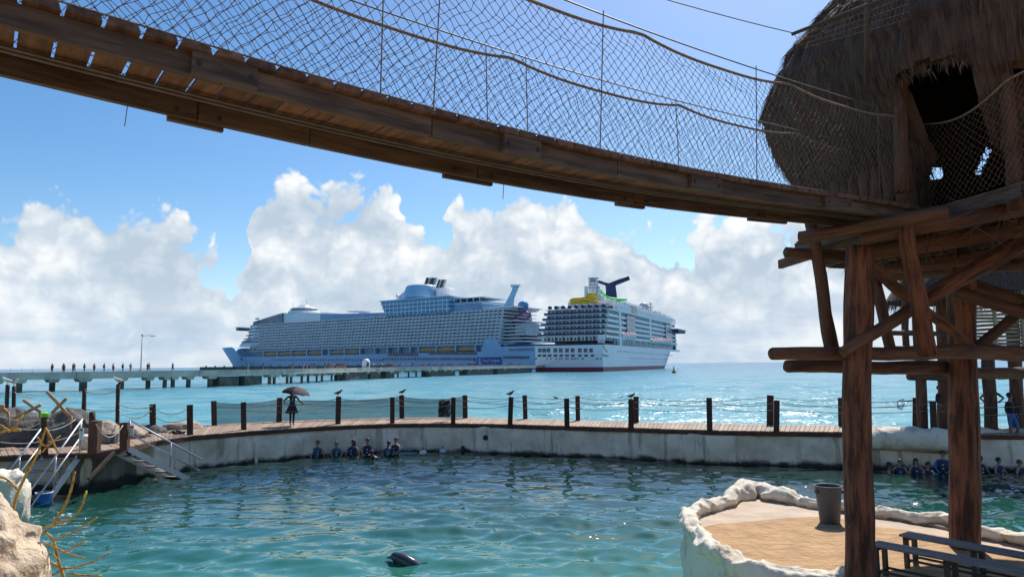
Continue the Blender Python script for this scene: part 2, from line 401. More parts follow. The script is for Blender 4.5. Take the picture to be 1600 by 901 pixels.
M['lifeboat'] = mat('ochre_lifeboat', (0.60, 0.37, 0.16), 0.5, 0.12, scale=0.6, coord='pos')
M['lifered'] = mat('orange_lifeboat', (0.72, 0.15, 0.07), 0.5, 0.1, scale=0.6, coord='pos')
M['banner'] = mat('blue_banner', (0.012, 0.085, 0.33), 0.5, 0.05, scale=0.3, coord='pos')
M['slidey'] = mat('yellow_slide', (0.78, 0.50, 0.02), 0.35, 0.1, scale=0.5, coord='pos')
M['slideg'] = mat('green_slide', (0.10, 0.62, 0.12), 0.35, 0.1, scale=0.5, coord='pos')
M['slidep'] = mat('purple_slide', (0.18, 0.07, 0.22), 0.35, 0.1, scale=0.5, coord='pos')
M['tyre'] = mat('fender_black', (0.02, 0.02, 0.02), 0.9, scale=2)
def netmat(name, c, alpha):
    m, t, b = newmat(name); b.inputs['Base Color'].default_value = c4(c); b.inputs['Roughness'].default_value = 0.9; b.inputs['Alpha'].default_value = alpha; return m
M['meshnet'] = netmat('fine_black_mesh', (0.018, 0.034, 0.034), 0.62)
M['finenet'] = netmat('dark_debris_net', (0.03, 0.035, 0.035), 0.62)
M['bluenet'] = netmat('blue_hand_net', (0.10, 0.25, 0.5), 0.45)
# umbrella cloth lets sunlight through
def cloth_tr(name, c, c2):
    m, t, b = newmat(name); tr = t.nodes.new('ShaderNodeBsdfTranslucent'); ad = t.nodes.new('ShaderNodeMixShader')
    b.inputs['Base Color'].default_value = c4(c); b.inputs['Roughness'].default_value = 0.8; tr.inputs[0].default_value = c4(c2)
    ad.inputs[0].default_value = 0.5; t.links.new(b.outputs[0], ad.inputs[1]); t.links.new(tr.outputs[0], ad.inputs[2])
    t.links.new(ad.outputs[0], [x for x in t.nodes if x.type == 'OUTPUT_MATERIAL'][0].inputs[0]); return m
M['umblit'] = cloth_tr('sunlit_umbrella', (0.16, 0.13, 0.15), (0.30, 0.235, 0.265)); M['umbblack'] = cloth_tr('black_umbrella', (0.02, 0.02, 0.03), (0.05, 0.04, 0.06))  # the mauve copy has sunlight through the cloth put into its colour
# pool wall plaster: pale render with weed at the waterline, rust runs and stains
def wallmat():
    m, t, b = newmat('stained_wall'); n = t.nodes.new; L = t.links.new
    g = n('ShaderNodeNewGeometry'); sp = n('ShaderNodeSeparateXYZ'); L(g.outputs['Position'], sp.inputs[0])
    def nz(scale, det, stretch=(1, 1, 1)):
        mp = n('ShaderNodeMapping'); mp.inputs['Scale'].default_value = stretch; L(g.outputs['Position'], mp.inputs[0])
        q = n('ShaderNodeTexNoise'); q.inputs['Scale'].default_value = scale; q.inputs['Detail'].default_value = det; q.inputs['Roughness'].default_value = 0.65; L(mp.outputs[0], q.inputs['Vector']); return q.outputs['Fac']
    def mx(f, a, c):
        q = n('ShaderNodeMix'); q.data_type = 'RGBA'
        for s_, v in ((q.inputs[0], f), (q.inputs[6], a), (q.inputs[7], c)):
            if isinstance(v, bpy.types.NodeSocket): L(v, s_)
            else: s_.default_value = v
        return q.outputs[2]
    def mr(x, a, c, d=0.0, e_=1.0):
        q = n('ShaderNodeMapRange'); q.interpolation_type = 'SMOOTHSTEP'; L(x, q.inputs[0])
        for i, v in ((1, a), (2, c), (3, d), (4, e_)): q.inputs[i].default_value = v
        return q.outputs[0]
    base = mx(mr(nz(0.9, 8), 0.3, 0.7), (0.90, 0.80, 0.65, 1), (0.60, 0.50, 0.37, 1))
    streak = mr(nz(1.0, 6, (2.2, 2.2, 0.16)), 0.50, 0.66)
    base = mx(mr(streak, 0, 1, 0, 0.62), base, (0.24, 0.20, 0.13, 1))
    rust = mr(nz(1.1, 4, (1.6, 1.6, 0.10)), 0.66, 0.73)
    base = mx(mr(rust, 0, 1, 0, 0.6), base, (0.30, 0.15, 0.045, 1))
    ad = n('ShaderNodeMath'); ad.operation = 'MULTIPLY_ADD'; L(nz(1.6, 6), ad.inputs[0]); ad.inputs[1].default_value = 0.55; L(sp.outputs[2], ad.inputs[2])
    weed = mr(ad.outputs[0], 0.32, 0.52, 1.0, 0.0)
    base = mx(weed, base, (0.028, 0.032, 0.022, 1))
    L(base, b.inputs['Base Color']); b.inputs['Roughness'].default_value = 0.85
    bp = n('ShaderNodeBump'); L(nz(3.0, 8), bp.inputs['Height']); bp.inputs['Strength'].default_value = 0.6; bp.inputs['Distance'].default_value = 0.08; L(bp.outputs[0], b.inputs['Normal'])
    return m
M['wall'] = wallmat()
def watermat(name, stops, ramp_lo, ramp_hi, rough, scales, spec, var):
    # stops: body colour from near to far (real depth in the sea only); scales: (noise scale, strength, distance)
    m, t, b = newmat(name); n = t.nodes.new; L = t.links.new
    g = n('ShaderNodeNewGeometry'); sp = n('ShaderNodeSeparateXYZ'); L(g.outputs['Position'], sp.inputs[0])
    nzv = n('ShaderNodeTexNoise'); mpv = n('ShaderNodeMapping'); mpv.inputs['Scale'].default_value = (0.35, 1, 1); L(g.outputs['Position'], mpv.inputs[0]); L(mpv.outputs[0], nzv.inputs['Vector'])
    nzv.inputs['Scale'].default_value = var[0]; nzv.inputs['Detail'].default_value = 4
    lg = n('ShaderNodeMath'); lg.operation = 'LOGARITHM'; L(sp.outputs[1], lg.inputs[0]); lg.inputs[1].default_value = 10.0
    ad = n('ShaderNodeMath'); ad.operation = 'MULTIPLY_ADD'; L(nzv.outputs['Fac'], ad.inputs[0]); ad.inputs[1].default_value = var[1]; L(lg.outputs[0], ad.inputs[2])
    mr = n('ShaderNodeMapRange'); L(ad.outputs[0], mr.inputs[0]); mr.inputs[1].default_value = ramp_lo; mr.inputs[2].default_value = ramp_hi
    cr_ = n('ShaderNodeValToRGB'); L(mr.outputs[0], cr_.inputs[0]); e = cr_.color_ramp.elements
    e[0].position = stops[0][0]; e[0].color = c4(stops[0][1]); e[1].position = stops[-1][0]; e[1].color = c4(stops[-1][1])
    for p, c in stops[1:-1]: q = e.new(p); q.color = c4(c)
    L(cr_.outputs[0], b.inputs['Base Color'])
    b.inputs['Roughness'].default_value = rough; b.inputs['IOR'].default_value = 1.33; b.inputs['Specular IOR Level'].default_value = spec
    prev = None
    for sc_, st_, di_, strx in scales:
        mp = n('ShaderNodeMapping'); mp.inputs['Scale'].default_value = (strx, 1, 1); L(g.outputs['Position'], mp.inputs[0])
        nz = n('ShaderNodeTexNoise'); nz.inputs['Scale'].default_value = sc_; nz.inputs['Detail'].default_value = 3; L(mp.outputs[0], nz.inputs['Vector'])
        bp = n('ShaderNodeBump'); L(nz.outputs['Fac'], bp.inputs['Height']); bp.inputs['Strength'].default_value = st_; bp.inputs['Distance'].default_value = di_
        if prev: L(prev.outputs[0], bp.inputs['Normal'])
        prev = bp
    L(prev.outputs[0], b.inputs['Normal'])
    return m
M['sea'] = watermat('turquoise_sea', [(0.0, (0.24, 0.47, 0.49)), (0.22, (0.135, 0.36, 0.385)), (0.6, (0.085, 0.265, 0.33)), (1.0, (0.03, 0.15, 0.26))], 1.62, 3.3, 0.2,
                    [(0.5, 0.6, 0.9, 0.45), (2.6, 0.6, 0.22, 0.6)], 0.35, (0.05, 0.45))
M['pool'] = watermat('teal_pool', [(0.0, (0.052, 0.245, 0.185)), (0.45, (0.021, 0.118, 0.088)), (1.0, (0.006, 0.024, 0.019))], 1.12, 1.49, 0.02,  # far stops darkened, putting the dark wall's reflection into the body colour
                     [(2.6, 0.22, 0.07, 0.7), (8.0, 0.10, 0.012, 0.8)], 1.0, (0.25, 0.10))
[x for x in M['pool'].node_tree.nodes if x.type == 'BSDF_PRINCIPLED'][0].inputs['IOR'].default_value = 1.45
# pits for the limestone
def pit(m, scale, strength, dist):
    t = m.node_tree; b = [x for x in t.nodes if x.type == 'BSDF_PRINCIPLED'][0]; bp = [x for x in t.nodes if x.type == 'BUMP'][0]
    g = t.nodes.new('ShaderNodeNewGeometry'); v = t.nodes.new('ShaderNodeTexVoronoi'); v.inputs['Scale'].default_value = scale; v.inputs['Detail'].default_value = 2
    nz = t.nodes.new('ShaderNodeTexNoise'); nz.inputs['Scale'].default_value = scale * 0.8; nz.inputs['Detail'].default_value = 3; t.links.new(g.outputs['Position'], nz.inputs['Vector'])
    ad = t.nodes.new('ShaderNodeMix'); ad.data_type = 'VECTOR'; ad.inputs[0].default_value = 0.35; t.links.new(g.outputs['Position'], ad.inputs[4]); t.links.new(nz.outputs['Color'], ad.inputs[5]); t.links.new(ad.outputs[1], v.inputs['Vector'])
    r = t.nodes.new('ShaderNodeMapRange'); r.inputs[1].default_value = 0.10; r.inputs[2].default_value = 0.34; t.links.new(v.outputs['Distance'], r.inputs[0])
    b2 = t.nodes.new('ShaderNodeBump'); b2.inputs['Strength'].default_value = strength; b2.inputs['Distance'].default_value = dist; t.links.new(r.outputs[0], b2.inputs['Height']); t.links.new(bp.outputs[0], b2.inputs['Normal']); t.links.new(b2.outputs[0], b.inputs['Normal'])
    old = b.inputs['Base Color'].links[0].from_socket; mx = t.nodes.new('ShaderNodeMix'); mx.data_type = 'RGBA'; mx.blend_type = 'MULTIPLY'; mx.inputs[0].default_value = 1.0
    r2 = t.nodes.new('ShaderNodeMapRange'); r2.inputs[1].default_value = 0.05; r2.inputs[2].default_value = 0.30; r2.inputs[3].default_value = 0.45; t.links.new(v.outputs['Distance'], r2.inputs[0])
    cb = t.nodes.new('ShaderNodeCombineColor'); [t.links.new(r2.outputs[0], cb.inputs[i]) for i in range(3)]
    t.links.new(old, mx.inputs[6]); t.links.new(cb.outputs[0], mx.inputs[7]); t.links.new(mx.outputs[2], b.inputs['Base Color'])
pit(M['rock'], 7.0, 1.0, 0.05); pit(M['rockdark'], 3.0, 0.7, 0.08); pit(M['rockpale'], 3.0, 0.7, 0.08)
# ================================================================== THE SETTING
DZ = 1.40
def lerp_list(L, x):
    for (a, b), (c, d) in zip(L, L[1:]):
        if x <= c: return b + (d - b) * (x - a) / (c - a)
    (a, b), (c, d) = L[-2], L[-1]; return b + (d - b) * (x - a) / (c - a)
FRONT = [(-160, 722), (0, 711), (60, 708.5), (150, 706), (197, 698), (235, 689), (300, 680), (400, 672), (500, 665.5), (613, 661), (708, 660.5), (797, 662), (886, 664.8), (986, 667.6), (1109, 671.5), (1213, 673), (1300, 674), (1430, 676), (1600, 678), (1760, 681)]
BACK = [(-160, 702), (0, 692), (60, 686), (140, 676), (220, 670), (330, 663), (436, 657.5), (540, 654), (628, 652), (727, 652), (821, 653.5), (903, 656), (994, 659), (1203, 662.5), (1314, 664), (1430, 666), (1600, 668), (1760, 670)]
fr_px = list(range(-160, 1761, 20))
Fp = spline([at_z(x, lerp_list(FRONT, x), DZ) for x in fr_px], n=900)
Bp = spline([at_z(x, lerp_list(BACK, x), DZ) for x in fr_px], n=900)
# --- sea
sea = MB(); ys = [-60, 6, 12, 20, 28, 36, 50, 80, 130, 220, 400, 800, 2000, 6000, 30000]
sea.grid([[(x, y, -0.5) for x in (-30000, -3000, -600, -150, -60, -20, 20, 60, 150, 600, 3000, 30000)] for y in ys])
# turn the sheet the right way up
sea.f = [f[::-1] for f in sea.f] if False else sea.f
ysw = [33.0]
while ysw[-1] < 300: ysw.append(ysw[-1] + 0.30 * (ysw[-1] / 33) ** 1.35)
gx = np.linspace(-1.25, 1.6, 300); Yw = np.array(ysw)[:, None] + 0 * gx[None, :]; Xw = gx[None, :] * Yw; Hw = np.zeros_like(Xw); rsw = random.Random(12)
for i in range(40):
    lam = 1.2 * (9.0 ** rsw.random()); a = rsw.gauss(R(98), R(20)); k = 2 * math.pi / lam; Hw += 0.0085 * lam * np.sin(k * (math.cos(a) * Xw + math.sin(a) * Yw) + rsw.uniform(0, 6.28)) * (1 - np.clip((Yw / (lam * 60)), 0, 1) ** 2)
Hw += 0.16 * np.exp(-((Yw - 47 - 1.2 * np.sin(Xw * 0.11)) / 1.3) ** 2) * (0.6 + 0.4 * np.sin(Xw * 0.23 + 2)) * (Xw > -14)
sea.grid([[(Xw[i, j], Yw[i, j], -0.12 + Hw[i, j]) for j in range(300)] for i in range(len(ysw))])
o = sea.build('sea', M['sea'], center=False, smooth=True); tag(o, kind='structure')
# --- unseen shore under the viewer, added for its warm bounce light
sg = MB(); sg.grid([[(x, y, 1.2) for x in (-70, -20, 20, 70)] for y in (-90, -30, 0, 8.2)]); sg.grid([[(x, 8.2, z) for x in (-70, -20, 20, 70)] for z in (1.2, -1.0)])
tag(sg.build('unseen_shore', M['sand'], center=False), kind='structure')
# --- pool water: one sheet with real waves, bounded by the wall
rw = random.Random(5); waves = []
for i in range(46):
    lam = 0.36 * (6.5 ** rw.random()); a = rw.gauss(R(80), R(34)); k = 2 * math.pi / lam
    waves.append((k * math.cos(a), k * math.sin(a), 0.0080 * lam ** 0.95, rw.uniform(0, 6.28)))
nb = 520; bnd = [Fp[int(i * 900 / nb)] for i in range(nb + 1)]
bx = np.array([p.x for p in bnd]); by = np.array([p.y for p in bnd]) + 0.18
nx_ = np.linspace(-24, 34, nb + 1); nr = 330
tt = np.linspace(0, 1, nr + 1)[:, None]
X = nx_[None, :] * (1 - tt) + bx[None, :] * tt; Y = 4.0 * (1 - tt) + by[None, :] * tt
Hh = np.zeros_like(X)
for kx, ky, am, ph in waves:
    s_ = np.sin(kx * X + ky * Y + ph); Hh += am * (s_ + 0.25 * (s_ * s_ - 0.5) * 2)
dlp = at_z(628, 876, 0.0); rd_ = np.sqrt((X - dlp.x) ** 2 + (Y - dlp.y) ** 2)
Rip = 0.022 * np.cos(2 * math.pi * rd_ / 0.30) * np.exp(-rd_ / 0.75)
for sx_ in (495, 525, 551, 574, 596, 612, 1406, 1432, 1452, 1475, 1561):
    sp0 = at_z(sx_, 714 if sx_ < 700 else 739, 0.0); rd_ = np.sqrt((X - sp0.x) ** 2 + (Y - sp0.y) ** 2); Rip += 0.012 * np.cos(2 * math.pi * rd_ / 0.32) * np.exp(-rd_ / 0.6)
gust = 0.62 + 0.38 * np.sin(X * 0.31 + 1.0) * np.sin(Y * 0.43 + X * 0.17)
Hh = Hh * gust + Rip
vs = np.stack([X, Y, Hh], -1).reshape(-1, 3)
me = bpy.data.meshes.new('pool_water'); nv = vs.shape[0]; c1 = nb + 1
ii, jj = np.meshgrid(np.arange(nr), np.arange(nb), indexing='ij')
q = np.stack([ii * c1 + jj, ii * c1 + jj + 1, (ii + 1) * c1 + jj + 1, (ii + 1) * c1 + jj], -1).reshape(-1)
me.vertices.add(nv); me.vertices.foreach_set('co', vs.reshape(-1)); nf = nr * nb
me.loops.add(nf * 4); me.loops.foreach_set('vertex_index', q); me.polygons.add(nf)
me.polygons.foreach_set('loop_start', np.arange(nf) * 4); me.polygons.foreach_set('use_smooth', np.ones(nf, bool))
me.update(calc_edges=True); me.materials.append(M['pool'])
o = bpy.data.objects.new('pool_water', me); col.objects.link(o); tag(o, kind='structure')
# --- boardwalk: boards laid across, each board an object
walk = bpy.data.objects.new('boardwalk', None); col.objects.link(walk); walk.location = Fp[450]; tag(walk, kind='structure')
def pathlen(P):
    L = [0]
    for a, b in zip(P, P[1:]): L.append(L[-1] + (b - a).length)
    return L
LF = pathlen(Fp); NP = int(LF[-1] / 0.185)
def path_at(P, u):
    f = u * (len(P) - 1); i = min(int(f), len(P) - 2); return P[i].lerp(P[i + 1], f - i)
rest = MB(); made = 0; stations = []
j = 0
for k in range(NP + 1):
    s_ = LF[-1] * k / NP
    while j < len(LF) - 2 and LF[j + 1] < s_: j += 1
    stations.append((j + (s_ - LF[j]) / (LF[j + 1] - LF[j])) / 900)
rb = random.Random(11)
vis0 = next(k for k in range(NP) if path_at(Fp, stations[k]).x / path_at(Fp, stations[k]).y > (-815 / 1100))
for k in range(NP):
    u0, u1 = stations[k], stations[k + 1]; w = (u1 - u0) * 0.045
    a, b, c, d = path_at(Fp, u0 + w), path_at(Fp, u1 - w), path_at(Bp, u1 - w), path_at(Bp, u0 + w)
    ex = rb.uniform(-0.03, 0.05); dn = (a - d).normalized() * ex
    a = a + dn; b = b + dn; zt = rb.uniform(-0.006, 0.006)
    cs = [V(p.x, p.y, DZ - 0.045 + zt) for p in (a, b, c, d)] + [V(p.x, p.y, DZ + zt) for p in (a, b, c, d)]
    oo = rb.random() * 50; Lw = (d - a).length
    g = [(oo, oo, 0), (oo + 0.17, oo, 0), (oo + 0.17, oo + Lw, 0), (oo, oo + Lw, 0)] * 2
    if vis0 <= k and made < 300:
        MB().hexa(cs, 0, g).build('board', M['deck'], walk); made += 1
    else: rest.hexa(cs, 0, g)
if rest.v: tag(rest.build('farther_boards', M['deck'], walk), kind='stuff')
# fascia and joists under the boards
fa = MB(); step = 6
for i in range(0, 900 - step, step):
    a, b = Fp[i].copy(), Fp[i + step].copy(); inw = (Bp[i] - Fp[i]).normalized() * 0.03
    fa.beam((a + inw) - Z * 0.13, (b + inw) - Z * 0.13, 0.045, 0.16)
fa.build('edge_beam', M['fascia'], walk)
fa = MB()
for i in range(0, 900 - step, step):
    a, b = Bp[i], Bp[i + step]; fa.beam(a - Z * 0.13, b - Z * 0.13, 0.05, 0.16)
fa.build('rear_beam', M['fascia'], walk)
ub = MB(); ub.grid([[p + (q_ - p).normalized() * 0.1 - Z * 0.07 for p, q_ in zip(Fp[::6], Bp[::6])], [q_ - Z * 0.07 for q_ in Bp[::6]]])
ub.build('underlay', M['dark'], walk)
# --- pool wall
wl = MB(); rows = []
NW = 560
prof = [(0.30, -1.0), (0.0, -1.0), (-0.02, -0.5), (-0.015, -0.2), (0.0, 0.0), (0.0, 0.22), (0.0, 0.44), (0.0, 0.66), (0.0, 0.88), (0.0, 1.06), (0.03, 1.20), (0.12, 1.27), (0.45, 1.28), (0.45, -1.0)]
for off, z in prof:
    row = []
    for i in range(NW + 1):
        u = 0.03 + 0.97 * i / NW; p = path_at(Fp, u); inw = path_at(Bp, u) - p; inw.z = 0; inw.normalize()
        dsp = 0.16 * noise.noise(Vector((p.x * 0.6, p.y * 0.6, z * 0.7))) + 0.06 * noise.noise(Vector((p.x * 2.3, p.y * 2.3, z * 2.0)))
        zz = z
        if 0.9 < z < 1.26: zz = z + 0.07 * noise.noise(Vector((p.x * 3.1, p.y * 3.1, 3.0)))
        rec = 1.7 * max(0.0, min(1.0, (-0.50 - p.x / p.y) / 0.03))      # the wall steps back under the landing on the left
        row.append(p * 1.0 + inw * (0.06 + rec + off + (dsp if off < 0.3 else 0)) + Z * (zz - DZ))
    rows.append(row)
wl.grid(rows)
o = wl.build('pool_wall', M['wall'], smooth=True); tag(o, 'stained pale rendered wall curving round the far side of the pool', 'wall')
# openings (drain pipes) in the wall face
for px, py, r, lab in ((759, 683, 0.13, 'upper dark round drain pipe in pool wall'), (723, 699, 0.10, 'lower dark round drain pipe near the waterline of the pool wall')):
    p = at_z(px, py, 0.6); u = min(range(901), key=lambda i: abs(Fp[i].x / Fp[i].y - p.x / p.y)); f = Fp[u]; inw = (Bp[u] - f); inw.z = 0; inw.normalize()
    c = at_pl(px, py, f + inw * 0.05, inw)
    t = thing('drain_pipe', lab, 'drain pipe', c - Z * r)
    MB().tube([c + inw * 0.25, c - inw * 0.12], r, 14).build('pipe', M['pilec'], t)
    MB().tube([c + inw * 0.2, c - inw * 0.125], r * 0.8, 12).build('bore', M['black'], t)
# white lumpy plaster kerb along the right end of the wall
kb = MB(); pts = [at_z(x, y, 1.15) for x, y in ((1350, 689), (1375, 686), (1420, 686), (1480, 688), (1540, 685), (1600, 685), (1680, 686), (1760, 688))]
pp = spline(pts, step=0.14); rad = []
for i, p in enumerate(pp): rad.append(0.34 * min(1, 0.3 + i / 8) * (1 + 0.30 * noise.noise(Vector((i * 0.055, 2.2, 0))) + 0.14 * noise.noise(Vector((i * 0.19, 5.2, 0)))))
kb.tube(pp, rad, 18, wob=0.22, seed=3, flat=1.25)
o = kb.build('plaster_kerb', M['white'], smooth=True); tag(o, 'lumpy white plaster kerb topping the far right of the pool wall', 'kerb')
# --- rope fences: posts and slack ropes, one fence on each side of the boardwalk
def fence(name, label, posts, drops, ropes, group=None):
    t = thing(name, label, 'fence', (0, 0, DZ))
    tops = []
    for i, (x, y0, y1, wpx) in enumerate(posts):
        b = at_z(x, y1, DZ); tp = at_y(x + rb.uniform(-1.5, 1.5), y0, b.y); wd = wpx / FPX * b.y
        MB().beam(b - Z * 0.05, tp, wd, wd, cham=wd * 0.14, up=Vector((b.x, b.y, 0)).normalized()).build('post', M['post'], t)
        tops.append((b, tp))
    for i in range(len(tops) - 1):
        for h in ropes:
            a = tops[i][0].lerp(tops[i][1], h); b = tops[i + 1][0].lerp(tops[i + 1][1], h)
            MB().tube(sag(a, b, drops * (0.7 + 0.6 * rb.random())), 0.013, 5).build('rope', M['rope'], t, smooth=True)
    return t, tops
fence('rope_fence', 'dark square posts with slack ropes along the pool side of the boardwalk',
      [(239, 631, 676, 9), (297, 632, 679, 9), (381, 628, 671, 8), (528, 619, 662, 8), (613, 620, 660.5, 7), (708, 620.5, 660.5, 7), (797, 620, 662, 7.5), (886, 622, 665, 8), (986, 623.5, 667.5, 8.5), (1109, 621, 672, 8.5), (1213, 625, 673, 8.5), (1459, 626, 676, 9), (1640, 626, 678, 9)][2:],
      0.16, (0.93, 0.70))
t2, tops2 = fence('rope_fence', 'dark square posts with ropes and dark netting along the sea side of the boardwalk',
      [(335, 626, 664, 8), (436, 621, 658.5, 8), (628, 617, 653, 7.5), (727, 617, 652.5, 7.5), (821, 617, 654, 7), (903, 618, 656.5, 7), (994, 619, 659.5, 8), (1203, 617, 663, 10), (1314, 621, 664.5, 8), (1430, 621, 666, 8), (1600, 622, 668, 8)],
      0.14, (0.94, 0.76))
fence('rope_fence', 'two dark posts with a slack rope beside the stairs on the left boardwalk', [(239, 631, 676, 9), (297, 632, 679, 9)], 0.3, (0.92, 0.6))
# fine dark netting hung between the sea-side posts
for i in range(3):
    (b0, t0), (b1, t1) = tops2[i], tops2[i + 1]
    rowt = sag(t0 - Z * 0.08, t1 - Z * 0.08, 0.13, 14); rowb = [b0.lerp(b1, k / 14) + Z * 0.03 for k in range(15)]
    MB().grid([rowb, [a.lerp(b, 0.5) for a, b in zip(rowb, rowt)], rowt]).build('netting', M['meshnet'], t2)
# dark tangled net panel hanging on the sea-side fence
p0 = at_y(685, 652, 35.6); p1 = at_y(703, 625, 35.6); tn = thing('hanging_net', 'dark tangled net panel hanging on the fence right of the two birds', 'net', (p0.x, p0.y, DZ))
hn = MB(); rn = random.Random(4)
for k in range(26):
    a = V(rn.uniform(p0.x, p1.x), 35.6 + rn.uniform(-.03, .03), rn.uniform(p0.z, p1.z)); b = V(rn.uniform(p0.x, p1.x), 35.6 + rn.uniform(-.03, .03), rn.uniform(p0.z, p1.z))
    hn.tube([a, (a + b) / 2 + V(rn.uniform(-.1, .1), 0, rn.uniform(-.1, .1)), b], 0.022, 4)
hn.build('tangled_cord', M['black'], tn); MB().box(((p0.x + p1.x) / 2, 35.64, (p0.z + p1.z) / 2), (p1.x - p0.x, 0.01, p1.z - p0.z)).build('mesh_panel', M['finenet'], tn)
# --- concrete pier out to the ships
PZ = 3.42
PA = [V(-135, 66, 0), V(-89, 123, 0), V(-57.5, 171, 0), V(-46, 230, 0), V(-25.7, 283, 0), V(12.7, 410, 0), V(24, 446, 0)]
PA = spline(PA, n=240)
def pier_at(px):
    d = ray(px, 573); r = d.x / d.y
    i = min(range(len(PA) - 1), key=lambda i: abs(PA[i].x / PA[i].y - r))
    p = PA[i]; t = (PA[min(i + 1, 240)] - PA[max(i - 1, 0)]).normalized(); return p.copy(), t, Vector((-t.y, t.x, 0))
pier = thing('concrete_pier', 'long grey concrete pier on piles leading out to the cruise ships', 'pier', (PA[60].x, PA[60].y, 0))
nslab = 34
for k in range(nslab):
    i0 = int(240 * k / nslab); i1 = int(240 * (k + 1) / nslab)
    a, b = PA[i0], PA[i1]; t = (b - a).normalized(); nn = Vector((-t.y, t.x, 0))
    a = a + t * 0.05; b = b - t * 0.05
    MB().hexa([V(p.x, p.y, z) for z in (PZ - 1.15, PZ) for p in (a, b, b + nn * 9, a + nn * 9)]).build('slab', M['concrete'], pier)
kb = MB()
for i in range(0, 240, 6):
    a, b = PA[i], PA[i + 6]; t = (b - a).normalized(); nn = Vector((-t.y, t.x, 0)); kb.beam(a + nn * 0.12 + Z * (PZ + 0.09), b + nn * 0.12 + Z * (PZ + 0.09), 0.28, 0.2)
kb.build('kerb', M['concrete'], pier)
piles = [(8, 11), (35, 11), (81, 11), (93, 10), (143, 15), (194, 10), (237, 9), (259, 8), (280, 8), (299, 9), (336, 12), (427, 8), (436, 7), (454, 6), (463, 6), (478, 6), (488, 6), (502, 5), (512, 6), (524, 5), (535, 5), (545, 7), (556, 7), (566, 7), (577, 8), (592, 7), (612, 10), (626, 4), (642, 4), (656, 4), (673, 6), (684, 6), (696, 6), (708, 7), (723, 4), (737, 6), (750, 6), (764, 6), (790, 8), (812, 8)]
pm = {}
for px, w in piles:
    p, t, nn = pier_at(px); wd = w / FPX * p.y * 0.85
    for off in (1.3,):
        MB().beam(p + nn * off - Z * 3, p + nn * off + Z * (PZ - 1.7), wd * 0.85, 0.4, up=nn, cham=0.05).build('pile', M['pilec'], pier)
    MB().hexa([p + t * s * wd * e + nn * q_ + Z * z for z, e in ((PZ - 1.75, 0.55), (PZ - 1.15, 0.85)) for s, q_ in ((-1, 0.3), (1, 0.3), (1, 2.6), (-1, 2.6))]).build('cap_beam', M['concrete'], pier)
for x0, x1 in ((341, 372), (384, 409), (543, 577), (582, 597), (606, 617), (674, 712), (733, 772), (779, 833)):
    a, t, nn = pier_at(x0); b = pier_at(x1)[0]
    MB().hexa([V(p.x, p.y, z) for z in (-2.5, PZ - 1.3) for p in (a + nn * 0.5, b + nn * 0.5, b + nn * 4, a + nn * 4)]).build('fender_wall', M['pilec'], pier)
# low dark berth behind the pier, ahead of the big ship's bow
mo = MB(); qa, qb = at_y(312, 573, 430), at_y(612, 570, 400); dd = V(qb.x - qa.x, qb.y - qa.y, 0).normalized(); nn = V(-dd.y, dd.x, 0)
mo.hexa([V(p.x, p.y, z) for z in (-1, 4.4) for p in (V(qa.x, qa.y, 0), V(qb.x, qb.y, 0), V(qb.x, qb.y, 0) + nn * 8, V(qa.x, qa.y, 0) + nn * 8)])
for k in range(18): p = V(qa.x, qa.y, 0) + dd * (4 + k * 6.3); mo.box((p.x, p.y - 0.2, 2.6), (2.2, 0.8, 3.4)); mo.box((p.x, p.y + 1, 4.7), (0.7, 0.7, 0.8))
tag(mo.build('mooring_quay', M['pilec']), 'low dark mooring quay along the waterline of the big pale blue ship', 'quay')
# lamp post on the pier
p, t, nn = pier_at(229); p = p + nn * 1.0; h = 15.0 * p.y / 300
tp = at_y(230, 524, p.y); lp = thing('pier_lamp', 'tall single-arm lamp post standing on the concrete pier', 'lamp post', (p.x, p.y, PZ))
MB().tube([p + Z * PZ, V(p.x, p.y, tp.z)], [0.14, 0.08], 8).build('pole', M['shipgrey'], lp, smooth=True)
MB().box((p.x, p.y, PZ + 0.2), (0.6, 0.6, 0.4)).build('base', M['concrete'], lp)
e_ = at_y(242, 525, p.y); MB().tube([V(p.x, p.y, tp.z - 0.15), V((p.x + e_.x) / 2, p.y, tp.z + 0.05), V(e_.x, p.y, e_.z)], 0.05, 6).build('arm', M['shipgrey'], lp)
MB().box((e_.x - 0.3, p.y, e_.z), (0.9, 0.3, 0.14)).build('lamp_head', M['shipgrey'], lp); MB().box((p.x, p.y, tp.z + 0.1), (0.3, 0.3, 0.35)).build('pole_cap', M['shipgrey'], lp)
# white domed booth on the pier
p, t, nn = pier_at(579); p = p + nn * 1.2; w = 12 / FPX * p.y; bt = thing('pier_booth', 'small white domed booth standing on the pier', 'booth', (p.x, p.y, PZ))
hh = (575.5 - 561) / FPX * p.y
MB().lathe([(w * 0.5, 0), (w * 0.5, hh * 0.6), (w * 0.46, hh * 0.78), (w * 0.33, hh * 0.92), (w * 0.12, hh)], 18, (p.x, p.y, PZ)).build('shell', M['shipwhite'], bt, smooth=True)
dp = (V(0, 0, 0) - V(p.x, p.y, 0)).normalized(); dq = p + dp * w * 0.49 + V(w * 0.2, 0, 0)
MB().beam(V(dq.x, dq.y, PZ + hh * 0.15), V(dq.x, dq.y, PZ + hh * 0.62), w * 0.28, 0.1, up=dp).build('door', M['glassdark'], bt)
# thin railing posts at the pier's shore end
rl = thing('pier_railing', 'thin rail posts on the shore end of the pier', 'railing', (PA[20].x, PA[20].y, PZ))
for px in (2, 12, 35, 52, 106):
    p, t, nn = pier_at(px); p = p + nn * 0.6; MB().tube([p + Z * PZ, p + Z * (PZ + 0.95)], 0.035, 5).build('post', M['shipgrey'], rl)
